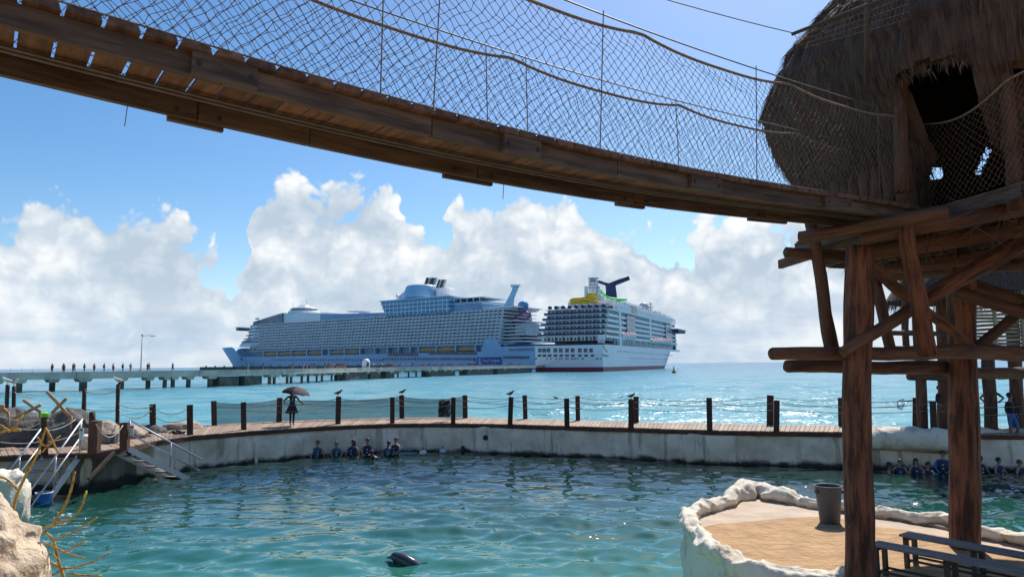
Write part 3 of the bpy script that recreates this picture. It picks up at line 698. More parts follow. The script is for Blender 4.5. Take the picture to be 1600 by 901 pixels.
# ================================================================== CRUISE SHIPS
def hull(P0, b, n, B, sb, zt, s_wl, s_tip, m, stern_rake=0.0, u0=0.72, zs=None, pw=2.0, zlow=None, ur=(0.84, 0.90)):
    # lofted hull: both sides, raked stem; returns MB
    h = MB(); half = B / 2; us = [0, 0.02, 0.1, 0.3, 0.5, u0] + [u0 + (1 - u0) * k / 12 for k in range(1, 13)]
    def zf_(z, u):
        if zlow is None or z <= 0: return z
        f = max(0, min(1, (u - ur[0]) / (ur[1] - ur[0]))); return z * (zlow + (zt - zlow) * f * f * (3 - 2 * f)) / zt
    us = sorted(set(us + [0.8, 0.82, 0.84, 0.855, 0.87, 0.885, 0.9]))
    zs = zs or [-3, 0, 1.6, 4, 8, 12, 16, zt]
    for side in (0, 1):
        rows = []
        for z in zs:
            k = max(0, min(1, z / zt)); se = s_wl + (s_tip - s_wl) * k; row = []
            for u in us:
                s = sb + stern_rake * k + (se - sb - stern_rake * k) * u
                t = max(0, (u - u0) / (1 - u0)); hb = half * (1 - t ** (pw + 0.9 * k)) * (1.0 if u > 0.02 else 0.985)
                hb = max(hb, 0.05); w = half - hb if side == 0 else half + hb
                row.append(P0 + b * s + n * w + Z * zf_(z, u))
            rows.append(row)
        h.grid(rows)
    # stern and deck caps
    h.add([P0 + b * (sb + stern_rake * max(0, z) / zt) + n * w + Z * zf_(z, 0) for z in (-3, zt) for w in (0.2, B - 0.2)], [(0, 1, 3, 2)])
    top = []
    for u in us:
        se = s_tip; s = sb + stern_rake + (se - sb - stern_rake) * u; t = max(0, (u - u0) / (1 - u0)); hb = max(0.05, half * (1 - t ** (pw + 0.9)))
        top.append((P0 + b * s + n * (half - hb) + Z * (zf_(zt, u) - 0.2), P0 + b * s + n * (half + hb) + Z * (zf_(zt, u) - 0.2)))
    h.grid([[a for a, c in top], [c for a, c in top]])
    return h
class Ship:
    def __init__(s, P0, b, n, t): s.P0, s.b, s.n, s.t = Vector(P0), Vector(b).normalized(), Vector(n).normalized(), t
    def p(s, a, w, z): return s.P0 + s.b * a + s.n * w + Z * z
    def SZ(s, px, py, w=0.0):
        P = at_pl(px, py, s.P0 + s.n * w, s.n); return (P - s.P0).dot(s.b), P.z
    def hx(s, mb, a0, a1, w0, w1, z0, z1, da0=0.0, da1=0.0, m=0, dw=0.0):
        # block; da0/da1 shift the top edges along the ship, dw tucks the top in
        mb.hexa([s.p(a0, w0, z0), s.p(a1, w0, z0), s.p(a1, w1, z0), s.p(a0, w1, z0), s.p(a0 + da0, w0 + dw, z1), s.p(a1 + da1, w0 + dw, z1), s.p(a1 + da1, w1 - dw, z1), s.p(a0 + da0, w1 - dw, z1)], m)
    def part(s, name, mt, a0, a1, w0, w1, z0, z1, **k):
        q = MB(); s.hx(q, a0, a1, w0, w1, z0, z1, **k); return q.build(name, mt, s.t)
# ---------------------------------------------------------------- the big pale blue ship behind the pier
P0 = V(19.5, 566, 0); b = V(-.82, .57, 0).normalized(); n = V(.57, .82, 0).normalized()
t = thing('cruise_ship', 'huge pale blue and white cruise ship lying behind the pier, bow to the left', 'cruise ship', P0)
S = Ship(P0, b, n, t); BW = 50.0; CW = BW / 2
s_tip, z_tip = S.SZ(347, 543, CW); s_wl, _ = S.SZ(369, 578, CW)
ZH = z_tip - 0.5
ZL = 15.2
hull(S.P0, S.b, S.n, BW, 0.0, ZH, s_wl, s_tip, 0, zlow=ZL).build('hull', M['shipblue'], t, smooth=False)
def s1(px, w=0.0, py=520): return S.SZ(px, py, w)[0]
def z1(px, py, w=0.0): return S.SZ(px, py, w)[1]
ZB0 = ZH + 0.2; ZB1 = 50.5
# lower promenade band with lifeboat recess
a0, a1 = s1(790), s1(400)
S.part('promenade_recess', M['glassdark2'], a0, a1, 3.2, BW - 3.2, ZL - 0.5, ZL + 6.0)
S.part('promenade_deck', M['shipblue'], a0 - 8, a1 + 8, 0.3, BW - 0.3, ZL + 5.6, ZL + 6.4)
for k, px in enumerate((412, 433, 455, 479, 503, 514, 538, 562, 585, 605, 622, 640, 653, 681, 711, 742)):
    a = s1(px); S.part('davit_frame', M['shipblue'], a - 0.7, a + 0.7, 0.3, 4.0, ZL - 0.3, ZL + 5.6)
# balcony decks
NR = 10; dz_ = (ZB1 - (ZL + 6.4)) / NR
zb = ZL + 6.4
sA, sB = s1(784), s1(388)
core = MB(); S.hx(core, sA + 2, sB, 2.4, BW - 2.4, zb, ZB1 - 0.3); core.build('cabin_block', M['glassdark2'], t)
for k in range(NR):
    zz = zb + dz_ * k; aft = sA + (5.0 * (NR - 1 - k) / NR - 3.5) * 1.0; fwd = sB - 1.3 * k
    q = MB(); S.hx(q, aft, fwd, 0.4, BW - 0.4, zz + dz_ - 0.7, zz + dz_); q.build('deck_slab', M['shipwhite'], t)
    q = MB(); S.hx(q, aft + 3, fwd - 2, 0.55, 0.75, zz, zz + 1.15); q.build('balcony_rail', M['railglass'], t)
    dv = MB(); a = aft + 3
    while a < fwd - 3:
        S.hx(dv, a, a + 0.7, 0.7, 2.6, zz, zz + dz_ - 0.5); a += 4.6
    tag(dv.build('balcony_dividers', M['shipwhite'], t), kind='stuff')
# white rounded front of the superstructure, stepping back
fr = MB(); rows = []
zf = [ZH, ZH + 7, zb + dz_ * 3, zb + dz_ * 6, ZB1 - 2.0, ZB1]
aw = [s1(366, 8), s1(373, 8), s1(379, 8), s1(384, 8), s1(388, 8), s1(392, 8)]
for z, a in zip(zf, aw):
    row = []
    for k in range(17):
        th = math.pi * (k / 16); w = CW - (CW - 0.8) * math.cos(th); row.append(S.p(sB - 18 + (a - sB + 18) * (math.sin(th) ** 0.55), w, z))
    rows.append(row)
fr.grid(rows); fr.build('superstructure_front', M['shipwhite'], t, smooth=True)
q = MB()
for k in range(8):
    z = ZH + 5 + k * 3.6
    pts = []
    for j in range(17):
        th = math.pi * (j / 16); f = (z - ZH) / (ZB1 - ZH); a = aw[0] + (aw[-1] - aw[0]) * f + 0.4
        pts.append(S.p(sB - 18 + (a - sB + 18) * (math.sin(th) ** 0.55), CW - (CW - 0.5) * math.cos(th), z))
    q.tube(pts, 0.45, 4)
q.build('window_bands', M['glassdark'], t)
a = s1(373, 0); S.part('bridge_wing', M['glassdark'], a - 3, a + 1.5, -2.5, 12, z1(372, 516.5), z1(372, 512.5)); S.part('bridge_wing_roof', M['shipwhite'], a - 4, a + 2.2, -3, 12, z1(372, 512.4), z1(372, 511))
# sloping forward lounges and solarium
def blk(name, mt, px0, px1, pyt0, pyt1, pyb, w0=6.0, w1=None, rnd=0):
    w1 = BW - w0 if w1 is None else w1
    A0, A1 = s1(px0, w0), s1(px1, w0); zt0, zt1 = z1(px0, pyt0, w0), z1(px1, pyt1, w0); zb0 = ZB1 - 0.5 if pyb is None else z1((px0 + px1) / 2, pyb, w0)
    q = MB(); q.hexa([S.p(A0, w0, zb0), S.p(A1, w0, zb0), S.p(A1, w1, zb0), S.p(A0, w1, zb0), S.p(A0, w0, zt0), S.p(A1, w0, zt1), S.p(A1, w1, zt1), S.p(A0, w1, zt0)])
    return q.build(name, mt, t)
blk('forward_lounge', M['glassdark2'], 440, 395, 489.5, 503, None, 3.0)
blk('forward_roof', M['shipwhite'], 442, 398, 488, 501.5, None, 9.0)
blk('upper_house', M['shipwhite'], 512, 436, 488.5, 489.5, None, 5.0)
blk('sun_deck_screen', M['glassblue'], 606, 500, 488, 491, None, 2.0)
# solarium dome with masts
def disc(name, mt, px, w, prof, ry=1.0, seg=20):
    P = at_pl(px, 490, S.P0 + S.n * w, S.n); q = MB(); pr = []
    for hw, py in prof: pr.append((hw / FPX * P.y, at_y(px, py, P.y).z))
    q.lathe(pr, seg, (P.x, P.y, 0)); return q.build(name, mt, t, smooth=True)
disc('solarium_base', M['shipwhite'], 475, 20, [(24, 491), (24, 486.5), (20, 485.5), (20, 483.5), (22, 483), (16, 480.5), (9, 480), (8, 477.5), (3, 476)])
disc('solarium_band', M['glassdark'], 475, 19.9, [(20.5, 486), (20.5, 484)])
for px, y0, y1 in ((458, 486, 473), (479, 478, 468.5), (472, 478, 472)):
    P = at_pl(px, y0, S.P0 + S.n * 20, S.n); MB().tube([P, at_y(px, y1, P.y)], 0.35, 5).build('mast', M['shipwhite'], t)
rg = random.Random(8)
for k in range(16):
    px = rg.uniform(500, 596); a = s1(px, 4); h = rg.uniform(1.5, 4.2); l = rg.uniform(3, 9)
    S.part('deck_house', M['shipwhite'] if rg.random() < 0.6 else M['shipgrey'], a, a + l, 5, rg.uniform(9, 24), ZB1, ZB1 + 1.5 + h)
S.part('orange_kiosk', M['lifeboat'], s1(521, 4), s1(518, 4) + 2, 5, 9, ZB1, ZB1 + 5.5)
for px in (548, 556, 565): P = at_pl(px, 488, S.P0 + S.n * 10, S.n); S.part('canopy', M['shipwhite'], s1(px + 4, 8), s1(px - 4, 8), 6, 16, z1(px, 486.5, 6), z1(px, 485.5, 6))
# big glass block amidships, wider at the top
c0, c1_ = s1(704, 0), s1(604, 0); e1_ = s1(597, 0) - c1_
for k in range(4):
    f0, f1 = k / 4, (k + 1) / 4; zlo, zhi = ZB1 - 0.5, z1(650, 465.5, -3)
    za, zc = zlo + (zhi - zlo) * f0, zlo + (zhi - zlo) * f1
    q = MB(); S.hx(q, c0, c1_ + e1_ * f0, -1 - 1.5 * f0, BW + 1 + 1.5 * f0, za, zc - 0.6, 0, e1_ * 0.25, dw=-0.4); q.build('glass_storey', M['glassblue'], t)
    S.part('storey_rim', M['shipwhite'], c0 - 1, c1_ + e1_ * f1 + 1.2, -2 - 1.5 * f1, BW + 2 + 1.5 * f1, zc - 0.6, zc + 0.1)
dv = MB(); a = c0 + 2
while a < c1_ + e1_ * 0.6:
    S.hx(dv, a, a + 0.5, -2.4, -0.6, ZB1, z1(650, 466, -3)); a += 5.0
tag(dv.build('window_mullions', M['shipwhite'], t), kind='stuff')
S.part('aft_glass_house', M['glassblue'], s1(752, 2), c0, 2, BW - 2, ZB1, z1(720, 472, 2)); S.part('aft_house_rim', M['shipwhite'], s1(753, 2), c0, 1, BW - 1, z1(720, 475, 2), z1(720, 474, 2))
q = MB(); S.hx(q, s1(756, 4), s1(703, 4), 4, 40, z1(704, 468, 4), z1(704, 466.8, 4)); q.build('awning', M['shipwhite'], t)
for k in range(5): a = s1(710 + k * 10, 4); S.part('awning_strut', M['shipwhite'], a, a + 0.6, 4, 4.6, z1(720, 474, 2), z1(704, 468, 4))
disc('round_tower', M['shipblue'], 659, 16, [(30, 467), (30, 463), (27, 455), (25, 449), (23, 446.5), (10, 446)])
for k in range(4): disc('tower_rim', M['shipwhite'], 659, 16, [(29.5 - k * 1.6, 463.5 - k * 4), (30.2 - k * 1.6, 463.2 - k * 4), (29.3 - k * 1.6, 462.4 - k * 4)])
blk('tower_ramp', M['shipblue'], 640, 622, 448, 463, None, 8, 24)
disc('round_tower', M['shipwhite'], 693, 18, [(12, 468), (12.5, 462), (11, 458), (12.5, 453), (12, 450.5), (5, 450)])
disc('tower_wing', M['shipwhite'], 697, 18, [(13.5, 452.5), (14, 451.8), (13, 451)])
disc('radar_dome', M['shipwhite'], 621, 10, [(2, 468), (3.2, 464), (3.2, 462), (2, 460)])
# slanted striped stacks
def slant(px0, px1, yt, yb, lean, nst):
    w = 18; yd = at_pl((px0 + px1) / 2, yb, S.P0 + S.n * w, S.n).y
    for k in range(nst):
        x0 = px0 + (px1 - px0) * k / nst; x1 = px0 + (px1 - px0) * (k + 0.72) / nst
        c = [at_y(x0, yb, yd), at_y(x1, yb, yd), at_y(x1, yb, yd) + V(0, 8, 0), at_y(x0, yb, yd) + V(0, 8, 0), at_y(x0 + lean, yt, yd), at_y(x1 + lean, yt, yd), at_y(x1 + lean, yt, yd) + V(0, 8, 0), at_y(x0 + lean, yt, yd) + V(0, 8, 0)]
        MB().hexa(c).build('exhaust_stack', M['pilec'] if k % 2 == 0 else M['shipgrey'], t)
slant(662, 680, 433.5, 446, 4, 4); slant(681, 694, 436.5, 449, 4, 4)
# aft: leaning white tower, blue bulb, purple slide, stepped terraces
yd = S.p(20, 25, 0).y
tw = MB()
tw.grid([[at_y(x, y, yd + o_) for x, o_ in ((x0, 0), (x1, 0), (x1, 9), (x0, 9), (x0, 0))] for x0, x1, y in ((783, 803, 482), (789, 803, 474), (794, 804, 465), (799, 808, 455), (801, 811, 448))])
tw.build('leaning_tower', M['shipblue'], t); pq = MB(); c = at_y(805.5, 446.5, yd + 4); pq.box(c, (8.5, 10, 1.6)); pq.build('tower_cap', M['shipwhite'], t)
S.part('aft_house', M['shipgrey'], s1(800, 4), s1(752, 4), 4, BW - 4, ZB1, z1(775, 480.5, 4))
S.part('aft_house_roof', M['shipwhite'], s1(803, 3), s1(752, 3), 3, BW - 3, z1(775, 481, 4), z1(775, 479.5, 4))
c = at_y(817.5, 477, yd); MB().ball(c, 4.6, 14, 8, scl=(1.05, 1, 0.85)).build('blue_bulb', M['glassblue'], t, smooth=True)
MB().tube(spline([at_y(x, y, yd - 6) for x, y in ((813, 479), (812, 485), (820, 487), (827, 490), (828, 494), (822, 498), (812, 500), (803, 505), (798, 512))], n=40), 0.9, 8).build('purple_slide', M['slidep'], t, smooth=True)
MB().tube(spline([at_y(x, y, yd - 5) for x, y in ((824, 480), (820, 486), (808, 493), (800, 500), (797, 506))], n=30), 0.7, 8).build('purple_slide', M['slidep'], t, smooth=True)
for k in range(6):
    a = at_y(818 + k * 2.6, 508, yd - 2); MB().tube([a, at_y(816 + k * 2.6, 484 + rg.uniform(0, 8), yd - 2)], 0.5, 5).build('slide_support', M['shipgrey'], t)
for k in range(7):
    z = zb + dz_ * (k + 1) - 2.0; S.part('aft_terrace', M['shipwhite'], s1(822 - k * 2.5, 2), sA + 6, 2, BW - 2, z, z + 0.7)
    S.part('terrace_wall', M['glassdark2'], s1(815 - k * 3.5, 6), sA + 6, 7, BW - 7, z + 0.7, z + dz_)
yy = S.p(-2, 6, 0).y
S.part('theatre_screen', M['shipgrey'], s1(818, 0, 515), s1(800, 0, 515), 5, 24, z1(809, 524, 5), z1(809, 505, 5))
S.part('stern_bulwark', M['shipblue'], -6, s1(752), 0.4, BW - 0.4, ZL - 0.3, z1(790, 541))
q = MB(); q.hexa([S.p(s1(786), 0.2, ZL), S.p(s1(752), 0.2, ZL), S.p(s1(752), 2.2, ZL), S.p(s1(786), 2.2, ZL), S.p(s1(775), 0.2, zb + dz_ * 1.5), S.p(s1(757), 0.2, zb + dz_ * 1.5), S.p(s1(757), 2.2, zb + dz_ * 1.5), S.p(s1(775), 2.2, zb + dz_ * 1.5)]); q.build('buttress', M['shipblue'], t)
S.part('mooring_deck_gap', M['glassdark2'], s1(832), s1(795), -0.25, 4, z1(812, 547), z1(812, 544.5))
# ochre lifeboats
lb = MB(); Lb = 11.0
secs = []
for u in (-1, -0.92, -0.7, -0.3, 0.3, 0.7, 0.92, 1):
    f = 1 - abs(u) ** 3.2; secs.append([(u * Lb / 1, 0.0 + y * (0.35 + 0.65 * f), z * (0.55 + 0.45 * f)) for y, z in ((0, -2.3), (1.5, -1.6), (2.1, 0.0), (1.9, 1.2), (1.2, 2.2), (0, 2.5), (-1.2, 2.2), (-1.9, 1.2), (-2.1, 0.0), (-1.5, -1.6))])
for i, px in enumerate((422, 443, 466, 491, 526, 550, 666, 695.5, 728)):
    w_ = (19, 19, 21, 21, 22, 22, 25, 27, 28)[i] / 2; A = s1(px); hl = abs(s1(px - w_) - s1(px + w_)) / 2; zc = ZL + 2.6
    P = [[S.p(A + x / Lb * hl, 2.2 + y, zc + z) for x, y, z in sec] for sec in secs]
    q = MB(); q.grid(P, close=True); q.add([p for p in P[0]], [tuple(range(10))]); q.add([p for p in P[-1]], [tuple(range(9, -1, -1))])
    lbo = q.build('lifeboat', M['lifeboat'], t, smooth=True)
    wn = MB()
    for k in range(5): S.hx(wn, A + (-0.62 + k * 0.3) * hl, A + (-0.46 + k * 0.3) * hl, 0.02, 0.4, zc + 0.3, zc + 1.3)
    wn.build('windows', M['glassdark2'], lbo)
# portholes and hull windows
for rowy, x0, x1, st, sz in ((562, 425, 600, 4.2, 1.0), (560.5, 600, 742, 4.4, 1.2), (553.5, 608, 655, 4.0, 1.6), (551.5, 672, 745, 4.2, 1.5), (562.5, 742, 745, 5, 1), (558, 788, 828, 4.6, 1.2), (545.5, 385, 402, 3.5, 1.0)):
    ph = MB(); x = x0
    while x <= x1:
        A, zc = S.SZ(x, rowy); S.hx(ph, A - sz, A + sz, -0.12, 0.3, zc - sz * 0.9, zc + sz * 0.9); x += st
    tag(ph.build('portholes', M['glassdark'], t), kind='stuff')
ln = MB()
for dzl in (1.4, 2.6): S.hx(ln, s1(418), s1(388, 3), 1.0 if False else 0.2, 1.2, ZL + 3 + dzl * 1.6, ZL + 3.5 + dzl * 1.6)
ln.build('hull_grooves', M['glassdark2'], t)
# dark blue banner with a crown-and-anchor mark and lettering
A0, z0_ = S.SZ(783.5, 568.5); A1, z1_ = S.SZ(745, 558)
S.part('banner', M['banner'], A0, A1, -0.5, 0.3, z0_, z1_)
def text_on(S, body, A, z, size, w, mt, name, parent, maxlen=None):
    cu = bpy.data.curves.new(name, 'FONT'); cu.body = body; cu.size = size; cu.align_x = 'LEFT'; cu.align_y = 'CENTER'
    to = bpy.data.objects.new(name, cu); col.objects.link(to); bpy.context.view_layer.update()
    dg = bpy.context.evaluated_depsgraph_get(); me = bpy.data.meshes.new_from_object(to.evaluated_get(dg)); bpy.data.objects.remove(to)
    mx = max(v.co.x for v in me.vertices); k = (maxlen / mx) if maxlen else 1.0
    q = MB(); q.v = [tuple(S.p(A - v.co.x * k, w, z + v.co.y)) for v in me.vertices]; q.g = list(q.v); q.f = [list(p.vertices) for p in me.polygons]; q.m = [0] * len(q.f)
    bpy.data.meshes.remove(me); return q.build(name, mt, parent)
zc = (z0_ + z1_) / 2; bw = A1 - A0; hb = z1_ - z0_
text_on(S, 'RoyalCaribbean', A1 - bw * 0.26, zc, hb * 0.62, -0.62, M['shipwhite'], 'banner_lettering', t, bw * 0.70)
em = MB(); ac = A1 - bw * 0.13
S.hx(em, ac - 0.25, ac + 0.25, -0.62, -0.5, zc - hb * 0.32, zc + hb * 0.1); S.hx(em, ac - 1.4, ac + 1.4, -0.62, -0.5, zc - 0.1, zc + 0.35)
for k in (-1, 0, 1): S.hx(em, ac + k * 1.1 - 0.3, ac + k * 1.1 + 0.3, -0.62, -0.5, zc + hb * 0.14, zc + hb * (0.36 if k == 0 else 0.3))
for k in range(7):
    th = math.pi * (1 + k / 6); S.hx(em, ac + math.cos(th) * 1.6 - 0.3, ac + math.cos(th) * 1.6 + 0.3, -0.62, -0.5, zc - hb * 0.1 + math.sin(th) * 1.3 - 0.25, zc - hb * 0.1 + math.sin(th) * 1.3 + 0.25)
em.build('banner_emblem', M['shipwhite'], t)
# anchor pocket near the bow
A, zc = S.SZ(378, 559, 6); q = MB(); S.hx(q, A - 1.5, A + 1.5, 4, 7, zc - 2.5, zc + 2); q.build('anchor_pocket', M['glassdark2'], t)

# ---------------------------------------------------------------- the white ship seen from astern
P0 = V(53.6, 418, 0); b = V(.407, .913, 0).normalized(); n = V(-.913, .407, 0).normalized()
t = thing('cruise_ship', 'white cruise ship seen from its stern with a dark blue winged funnel', 'cruise ship', P0)
S = Ship(P0, b, n, t); BW = 43.5; L2 = 252.0; ZD = 15.4
def w_of(px, py, a=0.0):                       # a point on the stern plane
    P = at_pl(px, py, S.P0 + S.b * a, S.b); return (P - S.P0).dot(S.n), P.z
hm = hull(S.P0, S.b, S.n, BW, 0.0, ZD, L2 - 14, L2 + 6, 0, u0=0.66, zs=[-3, 0, 1.0, 2.2, 2.21, 5, 9, 12, ZD], pw=1.8)
for i, f in enumerate(hm.f):
    if max(hm.v[k][2] for k in f) < 2.205: hm.m[i] = 1
hm.build('hull', [M['shipwhite'], M['shipred']], t)
q = MB(); S.hx(q, -0.06, 0.4, 0.2, BW - 0.2, -2, 2.2); q.build('boot_topping', M['shipred'], t)
# stern windows
def stern_win(name, x0, x1, y0, y1, a=-0.12, mt='glassdark'):
    w0, zt = w_of(x1, y0); w1, zb_ = w_of(x0, y1); q = MB(); S.hx(q, a, a + 0.6, w0, w1, zb_, zt); return q.build(name, M[mt], t)
Zx = lambda z: 820 + z / 5.3
Zy = lambda z: 420 + z / 5.3
for zx in (125, 160, 196, 253, 297, 350, 396, 456, 503, 549):
    stern_win('window', Zx(zx - 15), Zx(zx + 15), Zy(656), Zy(690))
for zx in (122, 162, 205, 254, 302, 350, 398, 457, 508, 560):
    stern_win('window', Zx(zx - 15), Zx(zx + 15), Zy(706), Zy(727))
for zx, w in ((92, 8), (185, 5), (215, 5), (262, 6), (290, 5), (307, 6), (340, 6), (357, 6), (392, 8), (415, 6), (438, 6), (480, 8), (600, 10), (628, 5)):
    stern_win('scupper', Zx(zx - w), Zx(zx + w), Zy(736), Zy(748))
# stern and side decks
zt2 = 38.2; rowh = 3.35
for k in range(6):
    zz = zt2 - rowh * (k + 1); off = 1.7 * (6 - k) + 1.0; ins = 0.9 * (6 - k) * 0.55
    S.part('stern_house', M['shipwhite'] if k == 5 else M['shipgrey'], off + 2.6, 40, ins + 2, BW - ins - 2, zz, zz + rowh - 0.3)
    S.part('stern_deck', M['shipwhite'], off, 40, ins, BW - ins, zz + rowh - 0.35, zz + rowh)
    if k < 5 or True:
        q = MB(); S.hx(q, off - 0.12, off + 0.15, ins, BW - ins, zz + rowh, zz + rowh + 1.15) if k else None
        if k: q.build('stern_rail', M['shipnavy'], t)
    wd = MB(); a = ins + 3
    while a < BW - ins - 3:
        S.hx(wd, off + 2.5, off + 2.8, a, a + 1.5, zz + 0.2, zz + 2.2); a += 2.45
    tag(wd.build('stern_doors', M['glassdark'], t), kind='stuff')
    dv = MB(); a = ins + 2
    while a < BW - ins - 2:
        S.hx(dv, off + 0.3, off + 2.6, a, a + 0.3, zz, zz + rowh - 0.4); a += 4.9
    tag(dv.build('stern_dividers', M['shipwhite'], t), kind='stuff')
off = 1.7; S.part('stern_promenade', M['shipnavy'], 1.0, 30, -0.1, BW + 0.1, ZD + 0.2, ZD + 0.9)
for k in range(9):
    w = 3 + k * 4.4; q = MB(); q.ball(S.p(13, w, zt2 + 1.4), 1.5, 8, 5, scl=(1, 1, 0.8)); q.build('folded_parasol', M['shipnavy'], t, smooth=True)
# side: cabin block, slabs, white bays
SA, SB_ = 12.0, L2 - 24
for k in range(6):
    zz = zt2 - rowh * (k + 1); fwd = SB_ - (2.0 * (5 - k) if k < 5 else 0); aft = 1.7 * (6 - k) + 6
    S.part('side_deck', M['shipwhite'], aft, fwd, 0.3, 3, zz + rowh - 1.55 if k else zz + rowh - 0.9, zz + rowh)
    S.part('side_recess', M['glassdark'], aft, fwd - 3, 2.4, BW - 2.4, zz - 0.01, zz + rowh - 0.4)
    dv = MB(); a = aft + 2
    while a < fwd - 3:
        S.hx(dv, a, a + 0.4, 1.2, 2.5, zz, zz + rowh - 0.9); a += 5.2
    tag(dv.build('balcony_dividers', M['shipwhite'], t), kind='stuff')
zlow = zt2 - rowh * 5
def bay(name, mt, a0, a1, z0, z1_, w=0.05, w1=4):
    return S.part(name, M[mt], a0, a1, w, w1, z0, z1_)
def s2(zx, zy=450, w=0.0): return S.SZ(Zx(zx), Zy(zy), w)[0]
def z2(zx, zy, w=0.0): return S.SZ(Zx(zx), Zy(zy), w)[1]
bay('white_bay', 'shipwhite', s2(785), s2(800), ZD, zt2); bay('white_bay', 'shipwhite', s2(1035), s2(1046), ZD + 4, zt2 - 1)
bay('glass_bay', 'glassdark2', s2(845), s2(912), ZD + 5, zt2 - 2.2, -0.15); bay('glass_bay', 'glassdark2', s2(1165), s2(1212), ZD + 5, zt2 - 2.2, -0.15)
for k in range(5):
    for x0, x1 in ((845, 912), (1165, 1212)): bay('bay_mullion', 'shipwhite', s2(x0), s2(x1), ZD + 6 + k * 3.3, ZD + 6.4 + k * 3.3, -0.3)
bay('white_stern_bay', 'shipwhite', 4, s2(655), ZD, ZD + 6)
S.part('upper_band', M['shipwhite'], 34, SB_ - 6, 0.0, 3, zt2 - 0.05, zt2 + 4.2); S.part('upper_band', M['shipwhite'], 34, SB_ - 6, BW - 3, BW, zt2 - 0.05, zt2 + 4.2); S.part('sun_deck', M['shipgrey'], 12, SB_ - 6, 3, BW - 3, zt2 - 0.3, zt2 + 0.05)
S.part('upper_band_gap', M['glassdark'], s2(890), s2(930), -0.2, 3, zt2 + 0.2, zt2 + 5)
ub = MB(); a = 30
while a < SB_ - 20: S.hx(ub, a, a + 1.3, -0.12, 0.4, zt2 + 1.4, zt2 + 2.4); a += 6.5
tag(ub.build('upper_windows', M['glassdark2'], t), kind='stuff')
S.part('lido_house', M['shipwhite'], 45, 190, 6, BW - 6, zt2 + 4, zt2 + 7.5); S.part('lido_house', M['shipwhite'], 62, 150, 9, BW - 9, zt2 + 7.5, zt2 + 10)
# promenade deck with lifeboats
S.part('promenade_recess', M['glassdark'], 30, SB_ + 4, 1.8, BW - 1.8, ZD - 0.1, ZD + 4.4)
S.part('promenade_lip', M['shipwhite'], 2, SB_ + 8, -0.15, 2.2, ZD - 1.2, ZD + 0.15)
def lifeb(A, zc, hl, mt):
    P = [[S.p(A + x / Lb * hl, 0.2 + y * 0.9, zc + z * 0.75) for x, y, z in sec] for sec in secs]
    q = MB(); q.grid(P, m=0, close=True)
    for i in range(len(q.f)):
        if min(q.v[k][2] for k in q.f[i]) < zc + 0.2: q.m[i] = 1
    q.build('lifeboat', [M['lifered'], M['shipwhite']], t, smooth=True)
for zx in (815, 846, 875, 903): lifeb(s2(zx, 550), z2(zx, 552), 3.3, 0)
for zx in (1058, 1085, 1110, 1134, 1157, 1180, 1203): lifeb(s2(zx, 600), z2(zx, 598), 4.1, 0)
for zx in range(795, 1230, 20): bay('davit_post', 'shipwhite', s2(zx), s2(zx) + 0.5, ZD, ZD + 5.6, 0.2, 1.2)
# bow front and bridge
rows = []
for z, a, inn in ((ZD, L2 - 10, 8), (ZD + 8, L2 - 15, 6.5), (zt2 - 3, L2 - 20, 4.5), (zt2 + 1, L2 - 24, 3)):
    rows.append([S.p(SB_ - 8 + (a - SB_ + 8) * math.sin(math.pi * k / 12) ** 0.6, BW / 2 - (BW / 2 - 0.4) * math.cos(math.pi * k / 12), z) for k in range(13)])
q = MB(); q.grid(rows); q.build('superstructure_front', M['shipwhite'], t, smooth=True)
S.part('bridge_wing', M['shipnavy'], s2(1262, 515, -4), s2(1320, 515, -4) , -5, 10, z2(1290, 530, -4), z2(1290, 508, -4)); S.part('bridge_roof', M['shipwhite'], s2(1255, 515, -4), s2(1325, 515, -4), -5.5, 10, z2(1290, 507, -4), z2(1290, 500, -4))
# hull side windows
for zy0, zy1, x0, x1, st, sz in ((648, 692, 655, 690, 13, 0.9), (712, 720, 650, 690, 13, 0.9), (680, 716, 770, 1225, 11, 0.55), (738, 748, 870, 1180, 16, 0.4), (600, 612, 640, 655, 14, 1.2)):
    ph = MB(); x = x0
    while x < x1:
        f = (x - x0) / max(1, x1 - x0); A = s2(x, zy0 + (zy1 - zy0) * f); zc = z2(x, zy0 + (zy1 - zy0) * f)
        S.hx(ph, A - sz, A + sz, -0.1, 0.3, zc - 0.5, zc + 0.5); x += st
    tag(ph.build('portholes', M['glassdark2'], t), kind='stuff')
q = MB(); S.hx(q, s2(640), s2(656), -0.1, 0.4, z2(648, 616), z2(648, 586)); q.build('side_door', M['glassdark'], t)
for zy in (742, 768): q = MB(); S.hx(q, s2(865), s2(1180), -0.12, 0.2, z2(900, zy), z2(900, zy) + 0.25); q.build('rubbing_strake', M['shipgrey'], t)
# winged funnel, slides, tower, radar dome, mast
Yf = 512
fb_ = MB(); fb_.grid([[at_y(Zx(x), Zy(y), Yf + o_) for x, o_ in ((x0, -5), (x1, -5), (x1, 6), (x0, 6), (x0, -5))] for x0, x1, y in ((672, 765, 262), (668, 763, 225), (672, 758, 180), (668, 752, 140), (690, 745, 118))])
fb_.build('funnel', M['shipnavy'], t)
def wing(p0, p1, h0, h1):
    a0, a1 = at_y(Zx(p0[0]), Zy(p0[1]), Yf), at_y(Zx(p1[0]), Zy(p1[1]), Yf); q = MB()
    q.tube([a0, a0.lerp(a1, .5), a1], [h0, (h0 + h1) / 2, h1], 10, flat=1.2); return q.build('funnel_wing', M['shipnavy'], t, smooth=True)
wing((700, 138), (862, 72), 1.5, 1.6); wing((725, 140), (606, 104), 1.2, 0.9)
Ys = 458
hel = []
for k in range(46):
    th = k / 45 * 2 * math.pi * 3.2; hel.append(at_y(Zx(556 + 34 * math.cos(th)), Zy(210 + k * 0.75 - 0), Ys) + V(0, 4.5 * math.sin(th), 0))
